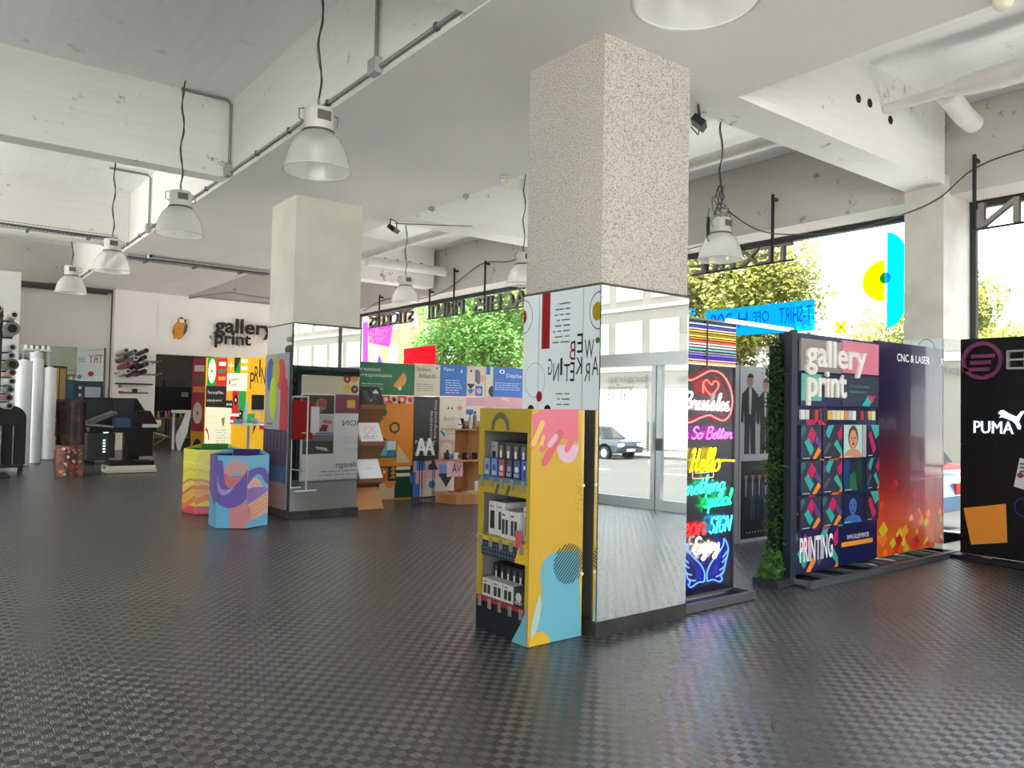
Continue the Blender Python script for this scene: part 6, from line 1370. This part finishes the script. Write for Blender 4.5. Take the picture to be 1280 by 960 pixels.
# ---- wall mirror with a poster's reflection modelled as a sheet on it
t = thing('wall_mirror', 'large mirror on the far left wall behind the standing rolls', 'mirror', (1.78, 20.6, .68)); bx(0, -.02, 0, 1.83, -.002, 2.08).build('mirror_glass', M('#aebcb2', .03, 1.0), t); bx(1.81, -.03, -.02, 1.85, 0, 2.1).build('mirror_edge', M('#6a6a66', .4), t)
t = thing('poster_reflection', 'reflected pale poster with reversed magenta lettering, modelled on the far left mirror', 'poster', (3.02, 20.57, 1.99)); bx(0, -.012, 0, .56, 0, .78).build('sheet', M('#dfe9e6', .5), t)
a = Art(-.013); a.text('TRY', (.24, .42), (.54, .62), '#a8307e', 1, mirror=True); a.lines((.03, .42), (.2, .55), 3, '#9a90b8', 1); a.circ((.30, .16), .06, '#b5243a', 1); a.circ((.06, .08), .05, '#3a8fc0', 1); a.poly([(.02, .68), (.54, .74), (.54, .77), (.3, .73)], '#a9b8ae', 1); a.build('poster_print', PRINT, t)
t = thing('blue_panel', 'dark teal panel with a white sheet below the reflected poster', 'panel', (2.98, 20.54, 1.28)); bx(0, -.02, 0, .60, 0, .70).build('panel', M('#1c3346', .5), t); bx(.22, -.026, .22, .55, -.02, .56).build('sheet', M('#b9bcc4', .5), t)
for k in range(3): bx(.09, -.026, .16 + k * .17, .15, -.02, .23 + k * .17).build('label', M('#d5d8dc', .5), t)
bx(-.18, -.02, 0, -.002, 0, .72).build('side_panel', M('#1f5f74', .5), t)
# ---- desk with a monitor and yellow poster
t = thing('desk', 'pale workbench behind the standing white rolls', 'desk', (2.35, 19.3, fz(19.3))); bx(-.45, -.35, .70, .60, .35, .74).build('desk_top', M('#b39f8c', .5), t)
for x in (-.43, .56): 
    for y in (-.33, .31): bx(x, y, 0, x + .04, y + .04, .70).build('leg', M('#c9c9c6', .5), t)
t = thing('monitor', 'black monitor on the pale workbench', 'monitor', (2.42, 19.3, fz(19.3) + .741)); bx(-.25, -.02, .08, .25, .02, .45).build('screen', BLACK, t); bx(-.03, 0, 0, .03, .03, .1).build('neck', BLACK, t); bx(-.12, -.08, 0, .12, .1, .012).build('foot', BLACK, t)
t = thing('keyboard', 'grey keyboard before the black monitor', 'keyboard', (2.42, 19.05, fz(19.3) + .741)); bx(-.18, -.06, 0, .18, .06, .02).build('key_bed', M('#8f9294', .5), t); bx(-.17, -.05, .02, .17, .05, .026).build('keys', M('#c2c5c6', .5), t)
t = thing('yellow_poster', 'yellow poster on a black board above the monitor', 'poster', (2.40, 20.50, 1.45)); bx(-.25, 0, 0, .42, .04, .85).build('board', BLACK, t); bx(-.12, -.008, .05, .26, 0, .80).build('poster_sheet', M('#d9a82a', .5), t); bx(.28, -.008, .05, .40, 0, .8).build('poster_strip', M('#b99a6a', .5), t)
# ---- wide format printer
pt = thing('wide_printer', 'black wide-format printer against the far pilaster', 'printer', (2.6, 16.8, fz(16.6)))
BK2 = M('#0b0b0e', .4, 0, .1, 0, .3)
MB().prism([(0, .62), (1.14, .62), (1.14, 1.0), (.95, 1.30), (0, 1.30)], 'y', 0, .75).build('cabinet', BK2, pt, bevel=.01)
bx(.52, -.01, .66, .90, .0, 1.28).build('front_cover', M('#1c202c', .3), pt); bx(.02, -.01, .66, .50, 0, 1.26).build('front_cover', M('#10131b', .3), pt)
bx(.08, .2, .0, .16, .5, .62).build('leg', BK2, pt); bx(.98, .2, 0, 1.06, .5, .62).build('leg', BK2, pt); bx(.0, .05, .0, .24, .7, .06).build('foot', BK2, pt); bx(.9, .05, 0, 1.14, .7, .06).build('foot', BK2, pt)
tb([(1.14, .1, .80), (1.42, .1, .80)], .07, 14).build('roll_end', M('#c3c6c8', .4), pt, smooth=True); bx(.05, .12, .12, .6, .7, .60).build('ink_cabinet', M('#26282e', .4), pt)
# ---- heat press in front
hp = thing('heat_press', 'black heat press with a tilted grey platen on a pale pallet', 'machine', (2.74, 15.3, fz(15.5)))
bx(.0, -.2, .0, .82, .30, .05).build('pallet_board', M('#b9b4a4', .6), hp); bx(.0, -.18, .05, .80, -.1, .12).build('pallet_slat', M('#c9c4b4', .6), hp); bx(.0, .2, .05, .80, .28, .12).build('pallet_slat', M('#a9a494', .6), hp)
bx(.05, -.16, .12, .78, .26, .20).build('chassis', BK2, hp); bx(.30, -.05, .20, .42, .15, .78).build('column', BK2, hp); bx(.34, -.10, .28, .76, .2, .74).build('cabinet', BK2, hp)
bx(-.28, -.15, .72, .80, .2, .80).build('work_bed', BK2, hp)
m = MB().box(-.33, -.22, -.02, .17, .22, .05); m.xf(Matrix.Translation((-.02, 0, .98)) @ Matrix.Rotation(math.radians(-24), 4, 'Y')); m.build('platen', M('#5b5e61', .4, .3), hp, bevel=.02)
m = MB().box(-.35, -.22, 0, .10, .22, .04); m.xf(Matrix.Translation((-.02, 0, .80)) @ Matrix.Rotation(math.radians(6), 4, 'Y')); m.build('lower_platen', M('#7d8082', .4, .3), hp, bevel=.01)
bx(-.30, -.1, .22, .05, .2, .70).build('control_box', M('#17181c', .5), hp)
bx(.12, -.17, .80, .36, .12, .96).build('blue_cover', M('#12476a', .35), hp)
MB().prism([(.50, .80), (.86, .80), (.70, 1.10), (.5, 1.1)], 'y', -.1, .2).build('head_cover', BK2, hp)
bx(.56, -.19, .80, .84, -.12, .86).build('roller_guard', M('#c9ced0', .3, .5), hp)
tb([(.78, -.1, .70), (.98, -.2, .64), (.80, .1, .45)], .012, 6).build('lever', M('#a9adb0', .3, .8), hp)
for k in range(5): bx(-.06, -.112, .36 + k * .05, -.02, -.102, .385 + k * .05).build('indicator', M('#cfeaf2', .3, 0, 0, .8), hp)
bx(-.06, -.13, .70, .02, -.115, .735).build('indicator', M('#cfeaf2', .3, 0, 0, .8), hp)
# ---- speckled totem bin with a high back
tm = thing('totem_bin', 'dark floral patterned totem bin with a high rounded back', 'bin', (2.14, 14.95, fz(14.8)))
FL = noise_mat('floral_print', '#3a2219', '#7a3a22', 9, .5, .42, .62)
arc = [(.215 * math.cos(math.radians(t_)), .19 * math.sin(math.radians(t_))) for t_ in range(0, 360, 20)]
m = MB(); n = len(arc); vs = [(x, y, 0) for x, y in arc] + [(x, y, .53 if y < .05 else .80) for x, y in arc] + [(x * .95, y * .95, .53 if y < .05 else .80) for x, y in arc]
m.add(vs, [(i, (i + 1) % n, n + (i + 1) % n, n + i) for i in range(n)] + [(n + i, n + (i + 1) % n, 2 * n + (i + 1) % n, 2 * n + i) for i in range(n)]); m.build('bin_body', FL, tm)
back = [(.215 * math.cos(math.radians(t_)), .19 * math.sin(math.radians(t_))) for t_ in range(-5, 190, 15)]
m = MB(); n = len(back); top = [1.22 + .08 * math.sin(PI * i / (n - 1)) for i in range(n)]
m.add([(x, y, .5) for x, y in back] + [(x, y, top[i]) for i, (x, y) in enumerate(back)] + [(x * .95, y * .95, .5) for x, y in back] + [(x * .95, y * .95, top[i]) for i, (x, y) in enumerate(back)],
      [(i, i + 1, n + i + 1, n + i) for i in range(n - 1)] + [(2 * n + i + 1, 2 * n + i, 3 * n + i, 3 * n + i + 1) for i in range(n - 1)] + [(n + i, n + i + 1, 3 * n + i + 1, 3 * n + i) for i in range(n - 1)]); m.build('high_back', noise_mat('dark_floral', '#1d1210', '#6a3a1c', 8, .5, .5, .66), tm)
rd = random.Random(8); A = Art(0)
for k in range(34):
    u = rd.uniform(-.17, .17); v = rd.uniform(.04, .50); c = rd.choice(['#b5323a', '#4f7a4a', '#8fae86', '#c9b28a', '#c2603a', '#3a7a4a'])
    A.circ((u, v), rd.uniform(.012, .03), c, 1 + k % 3, n=8)
o = A.build('flower_print', PRINTG, tm)
me = o.data
for v in me.vertices: v.co.y = -.192 * math.sqrt(max(0, 1 - (v.co.x / .215) ** 2)) - .004 + v.co.y * .3
MB().prism([(p[0] * .95, p[1] * .95) for p in arc], 'z', .5, .505).build('false_floor', BLACKM, tm)
# ---- standing white rolls
for k, (x, y, h, r, c, l) in enumerate(((1.64, 17.0, 1.95, .135, '#d5d8dc', 'left standing white roll, tinted pink at the side'), (1.89, 17.42, 2.0, .11, '#dde0e4', 'second standing white roll from the left'), (2.20, 18.2, 1.85, .13, '#d9dbde', 'right standing white roll beside the pale workbench'), (1.95, 18.15, 2.15, .11, '#c9ccd0', 'tallest standing white roll at the back'))):
    t = thing('vinyl_roll', l, 'roll', (x, y, fz(y)), 0, 'standing white vinyl rolls'); tb([(0, 0, .01), (0, 0, h)], r, 24).build('wound_vinyl', M(c, .3), t, smooth=True); tb([(0, 0, h - .005), (0, 0, h + .02)], r * .4, 12).build('core', M('#e9e9e6', .4), t); tb([(0, 0, 0), (0, 0, .02)], r * .9, 16).build('foot_cap', M('#7a7d80', .5), t)
t = thing('roll_stand_top', 'grey top plate with white end caps over the standing rolls', 'stand', (2.0, 18.55, 2.55)); bx(-.25, -.1, -.03, .25, .1, 0).build('plate', M('#b9bcbe', .4), t)
for x in (-.23, .23): bx(x - .02, .06, fz(18.6) - 2.55, x + .02, .1, -.03).build('post', M('#9a9da0', .4), t)
for k in range(5): tb([(-.2 + k * .1, 0, 0), (-.2 + k * .1, 0, .08)], .03, 10).build('end_cap', WHITE, t)
# ---- roll rack at the left edge
rk2 = thing('roll_rack', 'black upright rack at the left edge holding rolls end on', 'rack', (1.10, 15.0, fz(15.0)))
for y in (.0, .55): bx(-.03, y, 0, .03, y + .05, 2.75).build('upright', BLACKM, rk2)
bx(-.2, -.1, 0, .2, .60, .04).build('foot', BLACKM, rk2)
rp = [(.15, 2.62, .06, '#b9b4ae', 'white'), (.13, 2.40, .11, '#6a655e', 'thick grey'), (.14, 2.10, .055, '#8d9094', 'grey'), (.13, 1.97, .055, '#7d8286', 'steel grey'), (.15, 1.83, .09, '#3f4a2e', 'olive'), (.15, 1.70, .055, '#8a5a3a', 'brown'), (.15, 1.56, .055, '#9a9da0', 'silver'), (.13, 1.43, .055, '#55585c', 'dark grey'), (.12, 1.30, .055, '#7a3a40', 'dull red'), (.13, 1.17, .055, '#8d8a88', 'warm grey'), (-.06, 2.70, .055, '#8d8d8a', 'upper left grey'), (-.07, 2.52, .055, '#5a5a58', 'upper left charcoal')]
for k, (dx, z, r, c, nm) in enumerate(rp):
    bx(0 if dx > 0 else dx, .02, z - r - .03, max(dx, 0) + .04, .05, z - r - .005).build('arm', BLACKM, rk2)
    roll('film_roll', (1.10 + dx, 14.62, z + fz(15)), (1.10 + dx, 15.62, z + fz(15)), r, c, '%s film roll %s on the black rack at the left edge' % (nm, 'lying high up' if z > 2.2 else ('at mid height' if z > 1.6 else 'low down')), 'rolls on the left rack', '#0e0e10')
# ---- black trolley
t = thing('trolley', 'black arched trolley with a chrome tube frame at the left edge', 'trolley', (1.33, 15.98, fz(15.98)))
arcp = [(-.35, .12), (.27, .12), (.27, .92)] + [(.27 - .22 * (1 - math.cos(math.radians(a_))), .92 + .22 * math.sin(math.radians(a_))) for a_ in range(15, 91, 15)] + [(-.35, 1.14)]
MB().prism(arcp, 'y', -.03, .03).build('panel', BLACKM, t); tb([(-.1, -.06, .1), (-.1, -.06, .80), (.08, -.06, .80), (.08, -.06, .1)], .014, 8).build('tube_frame', M('#9a9d9f', .25, .9), t)
bx(-.32, -.2, .08, .24, .2, .12).build('base', BLACKM, t); bx(-.3, -.05, .12, -.12, .0, .75).build('bag', M('#23282a', .8), t)
for x in (-.28, .2): 
    for y in (-.16, .16): tb([(x - .02, y, .04), (x + .02, y, .04)], .04, 12).build('castor', BLACK, t)
# ---- folding table by the doorway
t = thing('side_table', 'white table with a tapering curved leg by the doorway', 'table', (5.16, 19.94, fz(19.8))); bx(-.12, -.22, .90, .4, .25, .97).build('table_top', M('#d9dad8', .5), t)
MB().prism([(-.06, .0), (.0, .0), (.05, .15), (.16, .45), (.22, .90), (.10, .90), (.02, .66), (-.10, .40), (-.11, .25)], 'y', -.2, -.17).build('leg', M('#cfd0ce', .5), t); MB().prism([(.32, 0), (.38, 0), (.38, .90), (.28, .90)], 'y', -.2, -.17).build('leg', M('#cfd0ce', .5), t); bx(-.1, .15, 0, -.05, .2, .90).build('leg', M('#cfd0ce', .5), t)
# ---- workshop shelf
t = thing('workshop_shelf', 'low workshop shelf of coloured crates seen through the doorway', 'shelf', (6.2, 24.3, fz(24.3)))
for z in (.0, .56): bx(-.85, -.2, z, .85, .25, z + .035).build('shelf_board', PLYE, t)
for x in (-.85, -.28, .28, .82): bx(x, -.18, 0, x + .03, .25, .56).build('divider', M('#8d8a86', .6), t)
cc = [('#8fa82a', 'lime'), ('#8d9094', 'grey'), ('#3f9a2e', 'green')]
for j in range(3):
    for i in range(3):
        c, nm = (cc[j] if not (i == 1 and j == 0) else ('#8d9094', 'grey')); c = c if i != 2 or j else '#b9a82a'
        b = thing('crate', '%s plastic crate, %s column, %s row of the workshop shelf' % (nm, ['left', 'middle', 'right'][j], ['bottom', 'middle', 'top'][i]), 'crate', (6.2 - .55 + j * .55, 24.28, fz(24.3) + .036 + i * .172), 0, 'crates on the workshop shelf')
        bx(-.22, -.16, 0, .22, .16, .15).build('crate_body', M(c, .5), b); bx(-.23, -.175, .15, .23, .17, .168).build('crate_rim', M(c, .45), b)
rd = random.Random(14)
for k in range(14):
    c = rd.choice([('#b5324a', 'crimson'), ('#d8a02a', 'amber'), ('#3a7a4a', 'green'), ('#8a4a8a', 'violet'), ('#d86a8a', 'pink'), ('#c9c2b4', 'cream'), ('#2f4f8a', 'blue')])
    s = thing('thread_cone', '%s thread cone, %s along the back of the workshop shelf' % (c[1], (ORD + ['thirteenth', 'fourteenth'])[k]), 'thread', (5.5 + k * .105, 24.3 + .07 * (k % 2), fz(24.3) + .596), 0, 'thread cones on the workshop shelf')
    MB().lathe([(.001, 0), (.05, 0), (.045, .03), (.03, .17), (.012, .18), (.001, .18)], 10).build('wound_thread', M(c[0], .8), s); MB().lathe([(.02, .17), (.012, .20), (.001, .2)], 8).build('cone_tip', WHITE, s)
t = thing('workshop_machine', 'dark embroidery machine behind the coloured thread cones', 'machine', (6.35, 25.3, fz(25))); bx(-.5, -.2, .7, .5, .2, 1.5).build('housing', M('#2a2a2d', .5), t); bx(-.5, -.25, 0, .5, .25, .7).build('stand', M('#1d1d20', .6), t); bx(-.3, -.23, 1.5, .3, 0, 1.7).build('thread_tree', M('#55585c', .5), t); bx(.2, -.22, 1.2, .4, -.2, 1.35).build('screen', M('#9fb0b4', .3), t)
# ---- small things on the floor
t = thing('floor_scrap', 'tiny black scrap lying on the floor at lower right', 'scrap', (*((3.494,2.323,-0.034))[:2], fz(3)), 30); bx(-.012, -.006, -.02, .012, .006, .004).build('scrap_body', BLACK, t)
